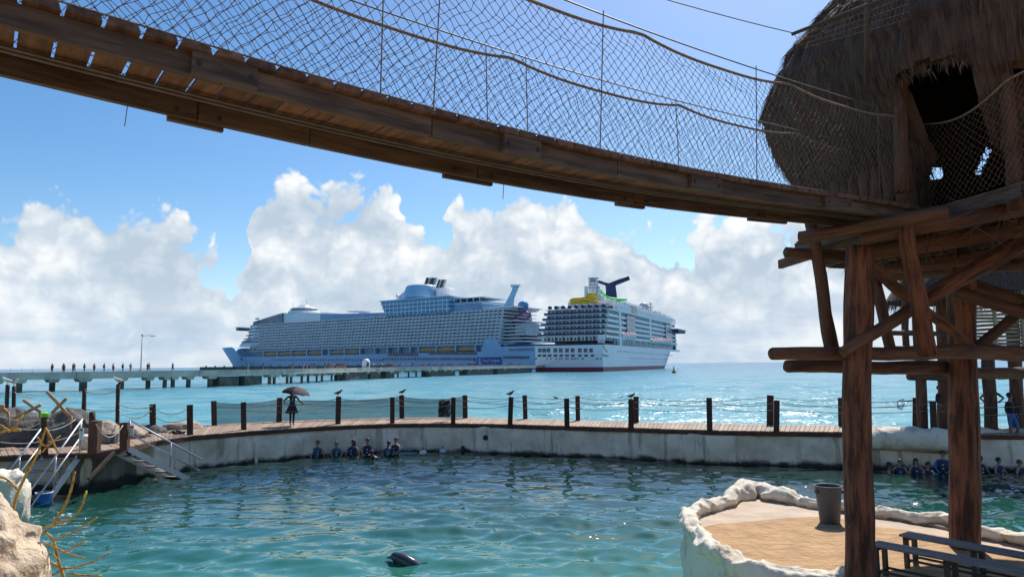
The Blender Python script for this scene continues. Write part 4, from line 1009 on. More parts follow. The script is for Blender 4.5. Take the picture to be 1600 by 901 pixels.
MB().tube(hel, 1.15, 8).build('yellow_slide', M['slidey'], t, smooth=True)
MB().tube(spline([at_y(Zx(x), Zy(y), Ys - 3) for x, y in ((560, 245), (500, 250), (440, 252), (400, 256), (382, 268), (400, 277), (470, 282), (560, 284), (620, 288))], n=40), 1.35, 8).build('yellow_slide', M['slidey'], t, smooth=True)
MB().tube(spline([at_y(Zx(x), Zy(y), Ys + 10) for x, y in ((620, 170), (640, 200), (690, 236), (730, 246), (780, 250), (845, 254))], n=30), 0.7, 8).build('green_slide', M['slideg'], t, smooth=True)
MB().tube(spline([at_y(Zx(x), Zy(y), Ys + 12) for x, y in ((845, 252), (780, 262), (740, 264), (700, 240), (670, 236))], n=30), 0.7, 8).build('green_slide', M['slideg'], t, smooth=True)
MB().tube(spline([at_y(Zx(x), Zy(y), Ys + 8) for x, y in ((610, 160), (640, 190), (622, 215), (650, 240))], n=20), 0.45, 8).build('green_slide', M['slideg'], t, smooth=True)
def col_(x0, x1, y0, y1, mt='shipwhite', name='slide_tower', dy=0):
    a = at_y(Zx(x0), Zy(y1), Ys + dy); c = at_y(Zx(x1), Zy(y0), Ys + dy); q = MB(); q.box(((a.x + c.x) / 2, Ys + dy + 1.5, (a.z + c.z) / 2), (c.x - a.x, 3, c.z - a.z)); return q.build(name, M[mt], t)
col_(498, 527, 143, 262); col_(596, 622, 140, 262); col_(620, 660, 220, 262)
for k in range(7):
    x = 532 + k * 11; q = MB(); q.tube([at_y(Zx(x), Zy(70 + (k % 3) * 8), Ys), at_y(Zx(x + 6), Zy(195), Ys)], 0.3, 4); q.build('tower_strut', M['shipgrey'], t)
for y in (72, 98, 124, 150): col_(530, 612, y, y + 7, 'shipgrey', 'tower_landing')
col_(545, 590, 74, 108, 'glassblue', 'tower_top')
col_(440, 640, 262, 300, 'shipwhite', 'lido_bulwark', 4); col_(372, 700, 284, 312, 'shipgrey', 'aft_lido', -6)
P = at_y(Zx(985), Zy(322), 560); MB().ball(P, 4.4, 14, 9).build('radar_dome', M['shipgrey'], t, smooth=True); MB().tube([P - Z * 9, P - Z * 3], 1.6, 8).build('dome_stand', M['shipwhite'], t)
P = at_y(Zx(1042), Zy(375), 575); MB().tube([P - Z * 4, at_y(Zx(1040), Zy(275), 575)], [1.2, 0.4], 6).build('mast', M['redcloth'] if False else M['shipgrey'], t)
for y, hw in ((292, 16), (315, 24), (335, 18)): P = at_y(Zx(1041), Zy(y), 575); q = MB(); q.box(P, (hw / 5.3 / FPX * 575 * 2, 1, 0.7)); q.build('mast_yard', M['shipgrey'], t)
for k in range(14):
    zx = 700 + k * 36 + rg.uniform(-8, 8); A = s2(zx, 300, 14); q = MB(); S.hx(q, A, A + rg.uniform(3, 9), 8, rg.uniform(14, 26), zt2 + 4, zt2 + 6.5 + rg.uniform(0, 4.5)); q.build('deck_house', M['shipwhite'] if k % 3 else M['shipgrey'], t)
for k in range(24):
    A = 40 + k * 7.4; S.part('rail_post', M['shipgrey'], A, A + 0.25, 0.3, 0.6, zt2 + 4.2, zt2 + 5.6)
S.part('top_rail', M['shipgrey'], 40, 212, 0.3, 0.55, zt2 + 5.5, zt2 + 5.75)
# mooring line to the pier
a = at_y(Zx(300), Zy(752), 417.5); c, _, _ = pier_at(820); MB().tube(sag(a, c + Z * (PZ + 0.5), 1.5, 12), 0.09, 4).build('mooring_line', M['glassdark2'], t)
# buoy off the white ship's bow
p = at_z(1053, 582, -0.1); bu = thing('channel_buoy', 'small yellow channel buoy floating right of the white ship bow', 'buoy', p)
k = p.y / FPX
MB().lathe([(3.2 * k, -1.5 * k), (3.4 * k, 1.5 * k), (2.8 * k, 2.4 * k)], 12, p).build('float', M['pilec'], bu, smooth=True)
MB().lathe([(1.7 * k, 2.4 * k), (0.9 * k, 8 * k), (0.4 * k, 8.2 * k)], 8, p).build('tower', M['yellowp'], bu); MB().ball(p + Z * 9 * k, 0.9 * k, 8, 6).build('top_mark', M['yellowp'], bu)
# ================================================================== ROPE BRIDGE
u_ = V(.8, .6, 0); n_ = V(-.6, .8, 0); PB = V(-2.35, 3.35, 0); BWID = 0.775
low = [(-60, 20), (0, 36), (156, 82), (295, 117), (400, 138), (500, 168), (672, 212), (800, 241), (900, 264), (1000, 281), (1080, 294), (1200, 312), (1300, 327), (1400, 340), (1445, 346)]
ss, zz_ = [], []
for px, py in low:
    P = at_pl(px, py, PB, n_); ss.append((P - PB).dot(u_)); zz_.append(P.z)
cf = np.polyfit(ss, zz_, 4)
def bz(s):                                     # underside of the stringers
    if s < ss[0]: return float(np.polyval(cf, ss[0]) + (s - ss[0]) * np.polyval(np.polyder(cf), ss[0]))
    return float(np.polyval(cf, s))
SE = ss[-1]; SST = -3.6
def bp(s, w, h=0.0): return V(PB.x, PB.y, 0) + u_ * s + n_ * w + Z * (bz(s) + h)
bridge = thing('rope_bridge', 'sagging plank suspension bridge with rope netting crossing overhead to the thatched tower', 'bridge', bp(SE, 0.4))
SH = 0.125
def sline(name, w, s0, s1, wd, h0, h1, mt, parent=bridge):
    q = MB(); k = max(1, int((s1 - s0) / 0.5)); pts = [s0 + (s1 - s0) * i / k for i in range(k + 1)]
    rows = []; o_ = random.random() * 50
    vs = []; g = []
    for s in pts:
        for a, h in ((w, h0), (w + wd, h0), (w + wd, h1), (w, h1)): vs.append(bp(s, a, h)); g.append((a + o_, s + o_, h))
    fs = []
    for i in range(k):
        for j in range(4): fs.append((i * 4 + j, i * 4 + (j + 1) % 4, i * 4 + 4 + (j + 1) % 4, i * 4 + 4 + j))
    fs += [(3, 2, 1, 0), tuple(range(k * 4, k * 4 + 4))]
    q.add(vs, fs, 0, g); return q.build(name, mt, parent)
def s_of(px, py, w=0.0):
    P = at_pl(px, py, PB + n_ * w, n_); return (P - PB).dot(u_)
near_cuts = [SST, s_of(-100, 0), s_of(348, 108), s_of(675, 185), s_of(811, 230), s_of(965, 262), s_of(1099, 288), s_of(1303, 318), SE]
far_cuts = [SST, s_of(306, 185, BWID), s_of(480, 220, BWID), s_of(741, 272, BWID), s_of(985, 314, BWID), s_of(1190, 340, BWID), SE + 0.3]
for a, c in zip(near_cuts, near_cuts[1:]): sline('stringer', 0.0, a + 0.004, c - 0.004, 0.05, 0.0, SH, M['bridge'])
for a, c in zip(far_cuts, far_cuts[1:]): sline('stringer', BWID - 0.05, a + 0.004, c - 0.004, 0.05, 0.0, SH, M['bridge'])
for x0, x1, y in ((297, 400, 110), (783, 840, 230), (1075, 1122, 288), (1285, 1325, 319)):
    a, c = s_of(x0, y), s_of(x1, y); pl = sline('splice_plate', -0.045, a, c, 0.043, -0.005, SH + 0.005, M['bridge'])
    for f in (0.1, 0.9):
        s = a + (c - a) * f; MB().tube([bp(s, -0.035, 0.06), bp(s, -0.052, 0.06)], 0.016, 8).build('bolt', M['black'], pl)
for x0, x1, y in ((262, 350, 188), (695, 770, 268), (965, 1008, 315), (1172, 1230, 340)):
    a, c = s_of(x0, y, BWID), s_of(x1, y, BWID); pl = sline('splice_plate', BWID + 0.002, a, c, 0.043, -0.022, SH - 0.02, M['bridge'])
    for f in (0.12, 0.88):
        s = a + (c - a) * f; MB().tube([bp(s, BWID - 0.052, 0.04), bp(s, BWID - 0.066, 0.04)], 0.013, 8).build('bolt', M['black'], pl)
PT = 0.18; rp = random.Random(2); s = s_of(29, 20) - 24 * PT; k = 0
while s < SE - 0.05:
    px_f = (s - s_of(29, 20)) / PT
    gap = 0.021 if px_f < 5.5 else 0.007; gap *= rp.uniform(0.75, 1.25)
    s0, s1_ = s + gap / 2, s + PT - gap / 2; w0, w1 = -0.065 + rp.uniform(-0.012, 0.012), BWID + 0.05; th = 0.05; tw = rp.uniform(-0.006, 0.006); o_ = rp.random() * 90
    cs = []; g = []
    for h in (SH + 0.003, SH + th):
        ins = 0.012 if h > SH + 0.01 else 0
        for sx, wx in ((s0 + ins, w0 + ins), (s1_ - ins, w0 + ins), (s1_ - ins, w1), (s0 + ins, w1)): cs.append(bp(sx + (tw if wx > 0.4 else 0), wx, h)); g.append((sx + o_, wx + o_, h))
    MB().hexa(cs, 0, g).build('plank', M['plank'], bridge); s += PT; k += 1
for w, h in ((0.56, 0.10), (0.585, 0.085)): MB().tube([bp(SST + (SE - SST) * i / 40, w, h) for i in range(41)], 0.011, 6).build('underside_cable', M['steelwire'], bridge, smooth=True)
# ropes and nets
def rope_h(s, ph, base): return base + 0.075 * (1 - abs(math.sin((s + ph) * 1.35))) ** 1.6 - 0.05
def net(w, base, ph, name, s1_=SE + 0.1, spacing=0.092):
    q = MB(); top = lambda s: SH + 0.05 + rope_h(s, ph, base); s0_ = SST
    kn = MB(); nlev = 23; lean = spacing / 2
    lv = lambda s, v: (SH + 0.05) + (top(s) - SH - 0.05) * v
    def pt(i, l):                               # node on the diamond lattice
        s = s0_ + i * spacing + (lean if l % 2 else 0); v = l / nlev
        bulge = 0.09 * math.sin(v * math.pi) * (1 if w > 0.4 else -1)
        jit = 0.012
        ds = jit * noise.noise(V(i * 0.9, l * 0.7, w * 9)) * 2 + 0.03 * noise.noise(V(i * 0.12, l * 0.2, w * 5))
        dh = jit * noise.noise(V(i * 0.9, l * 0.7, w * 9 + 50)) * 2 + 0.03 * noise.noise(V(i * 0.10, l * 0.2, w * 5 + 30))
        s += ds
        return bp(s, w + bulge + 0.02 * noise.noise(V(i * 0.3, l * 0.3, 3)), lv(s, v) + (dh if 0 < l < nlev else 0))
    N = int((s1_ - s0_) / spacing)
    for i in range(-nlev, N + nlev):
        for sg in (1, -1):
            idx = i; run = []
            for l in range(nlev + 1):
                if 0 <= idx <= N: run.append(pt(idx, l))
                elif run: q.tube(run, 0.0026, 3, caps=False) if len(run) > 1 else None; run = []
                if sg == 1: idx += (1 if l % 2 else 0)
                else: idx += (0 if l % 2 else -1)
            if len(run) > 1: q.tube(run, 0.0026, 3, caps=False)
    for i in range(N + 1):
        for l in range(1, nlev):
            c = pt(i, l); r = 0.0068
            kn.add([c + V(r, 0, 0), c - V(r, 0, 0), c + V(0, r, 0), c - V(0, r, 0), c + V(0, 0, r), c - V(0, 0, r)], [(0, 2, 4), (2, 1, 4), (1, 3, 4), (3, 0, 4), (2, 0, 5), (1, 2, 5), (3, 1, 5), (0, 3, 5)])
    tag(q.build(name, M['cord'], bridge), kind='stuff'); tag(kn.build('net_knots', M['cord'], bridge), kind='stuff')
    npt = 110
    MB().tube([bp(s0_ + (s1_ - s0_) * i / npt, w, top(s0_ + (s1_ - s0_) * i / npt)) for i in range(npt + 1)], 0.0135, 6).build('edge_rope', M['rope'], bridge, smooth=True)
    MB().tube([bp(s0_ + (s1_ - s0_) * i / 40, w, SH + 0.06) for i in range(41)], 0.006, 5).build('foot_rope', M['cord'], bridge)
    MB().tube([bp(s0_ + (s1_ - s0_) * i / 40, w + 0.01, SH + 0.05 + base + 0.075) for i in range(41)], 0.007, 5).build('hand_cable', M['steelwire'], bridge, smooth=True)
net(-0.03, 1.12, 0.3, 'net'); net(BWID + 0.03, 1.00, 1.1, 'net')
def side_net():
    A0, A1 = bp(SE + 0.05, -0.03), at_y(1640, 295, 7.35); A0 = V(A0.x, A0.y, A0.z + SH + 0.05); A1 = V(A1.x, A1.y, A0.z); q = MB(); nl = 23; L = (A1 - A0).length; N = int(L / 0.092)
    T = lambda f: 1.17 - 0.16 * math.sin(min(1, f * 1.3) * math.pi)
    def pt(i, l):
        f = (i + (0.5 if l % 2 else 0)) / N; v = l / nl; return A0.lerp(A1, f) + Z * (T(f) * v) + V(0.02 * noise.noise(V(i * .6, l * .5, 3)), 0, 0.02 * noise.noise(V(i * .6, l * .5, 9)))
    for i in range(-nl, N + nl):
        for sg in (1, -1):
            idx = i; run = []
            for l in range(nl + 1):
                if 0 <= idx <= N: run.append(pt(idx, l))
                elif run:
                    if len(run) > 1: q.tube(run, 0.0026, 3, caps=False)
                    run = []
                if sg == 1: idx += (1 if l % 2 else 0)
                else: idx += (0 if l % 2 else -1)
            if len(run) > 1: q.tube(run, 0.0026, 3, caps=False)
    tag(q.build('platform_net', M['cord'], bridge), kind='stuff')
    MB().tube([A0.lerp(A1, k / 20) + Z * T(k / 20) for k in range(21)], 0.0135, 6).build('edge_rope', M['rope'], bridge, smooth=True)
side_net()
for px, py in ((590, 145), (672, 167), (932, 236), (1177, 286), (1370, 318)):
    s = s_of(px, py); s2_ = s + (0.02 if px == 590 else 0.07); MB().tube([bp(s, -0.04, SH), bp(s2_, -0.05, SH + 1.26)], 0.005, 5).build('hanger', M['cord'], bridge)
for px, py in ((767, 200), (830, 212), (1066, 262), (1250, 295)):
    s = s_of(px, py, BWID); MB().tube([bp(s, BWID + 0.04, SH), bp(s - 0.02, BWID + 0.04, SH + 1.12)], 0.005, 5).build('hanger', M['cord'], bridge)
for px, y0, y1 in ((199, 168, 200), (787, 285, 300)):
    s = s_of(px, y0, BWID); MB().tube([bp(s, BWID, 0.0), bp(s - 0.01, BWID, -0.13)], 0.003, 4).build('loose_cord', M['cord'], bridge)
# ================================================================== THATCHED TOWER
GZ = 1.27
HC = V(8.3, 10.6, 0); FZ = bz(SE) + SH + 0.05 - 0.01
tower = thing('thatched_tower', 'round thatched hut on thick red-brown log columns where the rope bridge ends', 'tower', (HC.x, HC.y, GZ))
def plog(name, a, ya, c, yc, r0px, r1px=None, mt='logdark', seed=0, parent=tower, wob=0.13):
    p, q_ = at_y(a[0], a[1], ya), at_y(c[0], c[1], yc); r1px = r1px or r0px
    return MB().log(p, q_, r0px / FPX * ya * 0.9, r1px / FPX * yc * 0.9, seed=seed, wob=wob).build(name, M[mt], tower, smooth=True)
p = at_y(1337, 880, 9.3); MB().log(V(p.x, p.y, GZ - 0.3), at_y(1343, 385, 9.3), 0.178, 0.172, seed=1.3, wob=0.12).build('column', M['logred'], tower, smooth=True)
p = at_y(1505, 840, 11.4); MB().log(V(p.x, p.y, GZ - 0.3), at_y(1499, 390, 11.4), 0.213, 0.208, seed=2.9, wob=0.12).build('column', M['logred'], tower, smooth=True)
for px, py, yy_ in ((1487, 655, 11.4), (1516, 610, 11.4), (1342, 690, 9.3), (1326, 810, 9.3)):
    c_ = at_y(px, py, yy_ - 0.155 if yy_ < 10 else yy_ - 0.19); q = MB(); q.ball(c_, 0.045, 10, 6, scl=(1.0, 0.4, 1.25)); q.build('knot', M['benchleg'], tower, smooth=True)
for x, y, sd_ in ((8.6, 7.9, 4.1), (11.4, 10.2, 5.2)): MB().log(V(x, y, GZ - 0.3), V(x, y, FZ - 0.4), 0.23, 0.2, seed=sd_).build('column', M['logred'], tower, smooth=True)
plog('cross_beam', (1207, 552), 8.85, (1640, 554), 11.1, 11, 13, seed=3.3)
plog('cross_beam', (1231, 572), 9.75, (1500, 574), 11.85, 11, 12, seed=4.4)
plog('cross_beam', (1480, 580), 12.0, (1640, 583), 13.0, 10, seed=4.9)
plog('upper_beam', (1228, 394), 9.7, (1340, 402), 9.9, 9, 11, seed=5.5)
plog('upper_beam', (1250, 372), 9.2, (1480, 330), 8.0, 11, 13, seed=5.9)
plog('brace', (1266, 345), 9.7, (1300, 548), 9.7, 10, 12, seed=6.6)
plog('brace', (1365, 425), 10.0, (1392, 548), 10.0, 9, 9, seed=7.7)
plog('brace', (1412, 340), 8.7, (1450, 552), 9.2, 13, 15, 'logred', seed=8.8)
plog('brace', (1318, 550), 9.0, (1450, 466), 9.5, 10, 12, seed=9.9)
plog('brace', (1440, 470), 9.45, (1640, 352), 9.6, 13, 17, 'logred', seed=10.1)
plog('brace', (1345, 402), 9.5, (1530, 552), 11.0, 10, 8, 'logred', seed=11.2)
plog('brace', (1500, 437), 11.7, (1640, 482), 11.2, 9, 9, seed=12.3)
plog('brace', (1490, 455), 11.2, (1640, 500), 10.7, 11, 12, seed=13.3)
plog('brace', (1520, 548), 11.3, (1640, 450), 10.9, 9, 9, seed=14.3)
plog('joist', (1330, 400), 10.2, (1640, 350), 9.2, 14, 16, seed=15.3); plog('joist', (1380, 420), 11.5, (1640, 385), 10.6, 12, 13, seed=16.3); plog('joist', (1345, 372), 9.0, (1640, 318), 8.2, 13, 15, seed=17.3); plog('joist', (1360, 432), 12.8, (1640, 410), 12.0, 11, 12, seed=18.3)
# floor of the tower: boards on a polygon, with squared edge boards
e_near = bp(SE, 0.0); e_far = bp(SE, BWID)
poly = [V(e_near.x, e_near.y, 0), at_y(1600, 305, 7.75), V(6.9, 6.75, 0), V(9.2, 6.3, 0), V(11.6, 7.6, 0), V(12.6, 10.4, 0), V(11.4, 13.4, 0), V(8.6, 14.4, 0), V(6.2, 13.6, 0), V(4.75, 11.6, 0), V(e_far.x, e_far.y, 0)]
fl = MB(); fl.prism([(p.x, p.y) for p in poly], FZ - 0.06, FZ - 0.012); fl.build('floor', M['plank'], tower)
for a, c in zip(poly, poly[1:] + poly[:1]):
    a = V(a.x, a.y, FZ - 0.12); c = V(c.x, c.y, FZ - 0.12)
    MB().beam(a, c, 0.06, 0.15).build('rim_board', M['bridge'], tower)
rt = random.Random(21)
for k in range(9):
    a = V(5.2 + k * 0.75, 6.8, FZ - 0.14); MB().beam(V(a.x, max(6.9, 9.0 - k * 0.5), FZ - 0.2), V(a.x - 0.2, 13.0, FZ - 0.2), 0.08, 0.16).build('floor_joist', M['logdark'], tower)
# thatched dome with doorway and a few holes at the back
prof = [(3.30, 6.85), (3.58, 7.2), (3.88, 7.65), (4.06, 8.2), (4.02, 8.65), (3.82, 9.1), (3.48, 9.5), (3.08, 9.95), (2.62, 10.4), (2.1, 10.85), (1.55, 11.3), (1.1, 11.75), (0.3, 12.1)]
pf = spline([V(r, 0, z) for r, z in prof], n=124); NT = 460
def pix(P):
    q = CROT.transposed() @ (Vector(P) - CP); return 800 + FPX * q.x / -q.z, 450.5 - FPX * q.y / -q.z
th0 = [2 * math.pi * j / NT for j in range(NT)]
def dome_pt(j, i, off=0.0):
    th = th0[j % NT]; r = pf[i].x + off; z = pf[i].z
    d = 0.10 * noise.noise(V(math.cos(th) * 3, math.sin(th) * 3, z * 0.9)) + 0.07 * noise.noise(V(math.cos(th) * 14, math.sin(th) * 14, z * 0.8)) + 0.04 * noise.noise(V(math.cos(th) * 34, math.sin(th) * 34, z * 2.2)) - 0.07 * ((z * 1.55 + 0.35 * noise.noise(V(math.cos(th) * 5, math.sin(th) * 5, 3))) % 1.0)
    if i == 0: z += 0.12 * noise.noise(V(th * 22, 1, 1))
    return HC + V(math.cos(th) * (r + d), math.sin(th) * (r + d), z)
holes = [(1456, 262, 1474, 281)]
def is_hole(th, P):
    a = math.degrees(th) % 360
    if 209.5 < a < 222.5 and P.z < 7.68 + 0.16 * math.sin((a - 207) / 17 * 3.14): return True
    if 227.5 < a < 240 and P.z < 7.6: return True
    px, py = pix(P)
    if (P - HC).dot(V(HC.x, HC.y, 0)) > 0:
        if 232 < py < 272 and abs(px - (1545 - (py - 232) * 0.46)) < 4.5 + 5 * max(0, noise.noise(V(px * .2, py * .2, 4))): return True
        for x0, y0, x1, y1 in holes:
            w_ = 4 * noise.noise(V(px * .21, py * .21, 1.0)); 
            if x0 + w_ < px < x1 + w_ * 0.6 and y0 - w_ < py < y1 + w_ * 0.5: return True
    return False
def shell(off, mt, name, smooth=True, flip=False):
    q = MB(); G = [[dome_pt(j, i, off) for j in range(NT)] for i in range(len(pf))]
    vs = [p for row in G for p in row]; fs = []
    gr = [(th0[j] * 4.0, -i * 0.048, 0.0) for i in range(len(pf)) for j in range(NT)]
    for i in range(len(pf) - 1):
        for j in range(NT):
            c = (G[i][j] + G[i + 1][(j + 1) % NT]) / 2
            if is_hole(th0[j] + math.pi / NT, c): continue
            f = (i * NT + j, i * NT + (j + 1) % NT, (i + 1) * NT + (j + 1) % NT, (i + 1) * NT + j); fs.append(f[::-1] if flip else f)
    q.add(vs, fs, 0, gr); return q.build(name, mt, tower, smooth=smooth)
shell(0.0, M['thatch'], 'thatch_roof'); shell(-0.28, M['dark'], 'roof_lining', flip=True)
# loose straw over the roof, at the eaves and round the doorway
stw = MB(); rs = random.Random(31)
def straw(P, d, L, w):
    s_ = d.cross(V(rs.gauss(0, 1), rs.gauss(0, 1), rs.gauss(0, 1))).normalized() * w
    m_ = P + d * (L * 0.5) + V(rs.gauss(0, .012), rs.gauss(0, .012), rs.gauss(0, .012)); e = P + d * L - Z * 0.02
    g0 = rs.random() * 50
    stw.add([P - s_, P + s_, m_ + s_, m_ - s_, e], [(0, 1, 2, 3), (3, 2, 4)], 0, [(g0, 0, 0)] * 5)
kk = 0
while kk < 26000:
    j = rs.random() * NT; i = rs.random() ** 1.3 * (len(pf) - 2); th = j / NT * 2 * math.pi
    vis = math.cos(th - math.atan2(-HC.y, -HC.x))
    if vis < -0.45: continue
    P = dome_pt(int(j), int(i), 0.0).lerp(dome_pt(int(j) + 1, int(i) + 1, 0.0), rs.random())
    if is_hole(th, P): continue
    q0, q1 = dome_pt(int(j), int(i) + 1), dome_pt(int(j), int(i)); d = (q1 - q0).normalized()
    out = V(math.cos(th), math.sin(th), 0.1)
    d = (d + out * rs.uniform(0.02, 0.14) + V(rs.gauss(0, .13), rs.gauss(0, .13), rs.gauss(0, .08))).normalized()
    straw(P + out * 0.01, d, rs.uniform(0.10, 0.26), rs.uniform(0.003, 0.006)); kk += 1
for k in range(3200):                          # hanging fringe
    th = rs.random() * 2 * math.pi; r = 3.34 + rs.uniform(-0.2, 0.10); P = HC + V(math.cos(th) * r, math.sin(th) * r, 6.98 + rs.uniform(-0.05, 0.15))
    a = math.degrees(th) % 360
    if 208.5 < a < 223.5: P.z = 7.74 + rs.uniform(-0.05, 0.1); P = HC + V(math.cos(th) * 3.95, math.sin(th) * 3.95, P.z); L = rs.uniform(0.04, 0.16)
    else: L = rs.uniform(0.15, 0.5)
    d = V(rs.gauss(0, .22) - math.cos(th) * 0.25, rs.gauss(0, .22) - math.sin(th) * 0.25, -1).normalized(); straw(P, d, L, rs.uniform(0.005, 0.011))
cand = []
for i in range(len(pf) - 1):
    for j in range(0, NT):
        P = dome_pt(j, i)
        if (P - HC).dot(V(HC.x, HC.y, 0)) < 0: continue
        px, py = pix(P)
        if 1440 < px < 1560 and 215 < py < 295:
            near = (abs(px - 1465) < 18 and abs(py - 271) < 18) or (abs(px - (1545 - (py - 232) * 0.46)) < 16 and 222 < py < 284)
            if near and not is_hole(th0[j], P): cand.append(P)
for P in cand:
    for k in range(2):
        cdir = (HC + Z * P.z - P).normalized(); d = V(rs.gauss(0, 1), rs.gauss(0, 1), rs.gauss(-1, 1)); d = (d - cdir * d.dot(cdir)).normalized(); straw(P + cdir * rs.choice([0.3, -0.02]), d, rs.uniform(0.08, 0.22), rs.uniform(0.006, 0.014))
for k in range(900):                           # straw caught under the floor
    P = V(rs.uniform(5.4, 9), rs.uniform(7.6, 12), FZ - 0.12 - rs.random() * 0.25); d = V(rs.gauss(0, 1), rs.gauss(0, 1), rs.gauss(-.5, .5)).normalized(); straw(P, d, rs.uniform(0.2, 0.7), 0.007)
tag(stw.build('loose_straw', M['straw'], tower), kind='stuff')
# stick wall under the eaves, open at the doorway, with slits
for k in range(92):
    th = 2 * math.pi * k / 92; a = math.degrees(th)
    if 206 < a < 225: continue
    if 227 < a < 256 and k % 2: continue
    P = HC + V(math.cos(th) * 3.25, math.sin(th) * 3.25, 0)
    px, py = pix(P + Z * (FZ + 0.3)); far = (P - HC).dot(V(HC.x, HC.y, 0)) > 0
    if far and px < 1425 and k % 4 == 0: continue
    MB().log(V(P.x, P.y, FZ), V(P.x + rt.uniform(-.06, .06), P.y + rt.uniform(-.06, .06), 7.6), rt.uniform(0.105, 0.125), seed=k * 1.7, n=7, seg=4).build('wall_pole', M['logdark'], tower, smooth=True)
# doorway posts, lintel and dark back panel with a small framed board
plog('door_post', (1409, 300), 8.85, (1408, 86), 8.85, 12, 11, 'logdark', seed=21.1); plog('door_post', (1588, 330), 7.95, (1568, 70), 7.95, 13, 12, 'logdark', seed=22.1)
plog('lintel', (1395, 88), 8.7, (1560, 45), 7.9, 4, 4, seed=23.1)
c0, c1_ = at_y(1430, 318, 10.6), at_y(1640, 318, 10.2)
q = MB(); q.hexa([V(c0.x, c0.y, FZ), V(c1_.x, c1_.y, FZ), V(c1_.x, c1_.y + .05, FZ), V(c0.x, c0.y + .05, FZ), V(c0.x, c0.y, FZ + 0.35), V(c1_.x, c1_.y, FZ + 0.35), V(c1_.x, c1_.y + .05, FZ + 0.35), V(c0.x, c0.y + .05, FZ + 0.35)]); q.build('low_screen', M['logdark'], tower)
yb = 8.25; a = at_y(1508, 86, yb); c = at_y(1534, 62, yb); fb2 = MB(); fb2.box(((a.x + c.x) / 2, yb, (a.z + c.z) / 2), (c.x - a.x, 0.02, c.z - a.z)); sgn = fb2.build('small_board', M['dark'], tower)
for x0, y0, x1, y1 in ((1508, 62, 1534, 62), (1508, 86, 1534, 86), (1508, 62, 1508, 86), (1534, 62, 1534, 86)): MB().beam(at_y(x0, y0, yb - .03), at_y(x1, y1, yb - .03), 0.014, 0.014).build('board_frame', M['bridge'], sgn)
# pole and net above the roof, wire running off over the bridge
MB().tube([at_y(1237, 54, 8.0), at_y(1360, 6, 7.8), at_y(1480, -40, 7.6)], 0.022, 8).build('roof_pole', M['benchleg'], tower, smooth=True)
MB().tube([at_y(1354, -60, 7.9), at_y(1354, 130, 8.6)], 0.03, 8).build('roof_post', M['benchleg'], tower, smooth=True)
nq = MB(); A, B_, C_ = at_y(1240, 53, 8.0), at_y(1420, -18, 7.7), at_y(1254, 76, 8.3)
D_ = at_y(1420, 30, 8.0)
for k in range(25):
    f = k / 24; nq.tube([A.lerp(B_, f), C_.lerp(D_, min(1, f + 0.06))], 0.002, 3); nq.tube([A.lerp(B_, f), C_.lerp(D_, max(0, f - 0.06))], 0.002, 3)
for v in (0.25, 0.5, 0.75, 1): nq.tube([A.lerp(C_, v), B_.lerp(D_, v)], 0.002, 3)
tag(nq.build('roof_net', M['cord'], tower), kind='stuff')
MB().tube(sag(at_y(520, -170, 4.2), at_y(1240, 52, 8.0), 0.06), 0.006, 5).build('stay_wire', M['steelwire'], tower)
print('FZ', FZ, 'SE', SE, 'end', bp(SE, 0), [round(bz(s), 2) for s in (-3, 0, 2, 4, 6, 8, SE)])
# ================================================================== SAND PATIO WITH PLASTER RIM
RIM = [(1338, 895), (1300, 899), (1240, 899), (1160, 880), (1105, 846), (1077, 812), (1080, 797), (1105, 788), (1132, 781), (1152, 770), (1178, 763), (1208, 770), (1240, 776), (1290, 784), (1370, 794), (1440, 805), (1482, 809), (1530, 824), (1600, 838), (1720, 862)]
rimw = [at_z(x, y, 1.42) for x, y in RIM]
rp_ = spline(rimw, step=0.06)
pol = [(p.x, p.y) for p in rp_[::3]] + [(16, 8), (16, 2.5), (4.7, 2.5)]
pt_ = bpy.data.objects.new('patio', None); col.objects.link(pt_); pt_.location = (6.5, 10.5, 0); tag(pt_, kind='structure')
q = MB(); q.prism(pol, -0.8, GZ); q.build('paving_slab', M['paving'], pt_)
sandpx = [(1092, 826), (1120, 819), (1153, 817), (1215, 811), (1273, 808), (1320, 812), (1359, 821), (1411, 828), (1470, 838), (1540, 852), (1640, 872)]
sw = [at_z(x, y, GZ) for x, y in sandpx]
inner = [at_z(x, y, GZ) for x, y in ((1330, 915), (1250, 912), (1175, 896), (1120, 862), (1095, 838))]
sp_ = [(p.x, p.y) for p in spline(sw, step=0.15)] + [(14.5, 7.0), (14.5, 2.8), (4.9, 2.8)] + [(p.x, p.y) for p in inner]
q = MB(); c = len(sp_); q.add([(x, y, GZ + 0.014) for x, y in sp_], [tuple(range(c - 1, -1, -1))]); q.build('sand_bed', M['sand'], pt_)
rim = thing('plaster_rim', 'lumpy white plaster rim edging the sandy patio by the pool', 'rim', (rp_[60].x, rp_[60].y, GZ))
rad = []
for i, p in enumerate(rp_):
    f = i / len(rp_); r = 0.135 + 0.05 * noise.noise(V(i * 0.07, 9, 1)) + 0.022 * noise.noise(V(i * 0.28, 3, 1)); px, py = pix(p)
    if px > 1128 and px < 1225 and py < 790: r *= 1 + 0.75 * math.exp(-((px - 1172) / 28) ** 2)
    if px > 1240 and py < 850: r *= 0.78
    if i < 40 or py > 870: r *= 1.12
    if i < 4: r *= (0.55, 0.8, 0.92, 1)[i]
    rad.append(r)
q = MB(); q.tube([p - Z * 0.05 for p in rp_], rad, 26, wob=0.36, seed=8.8)
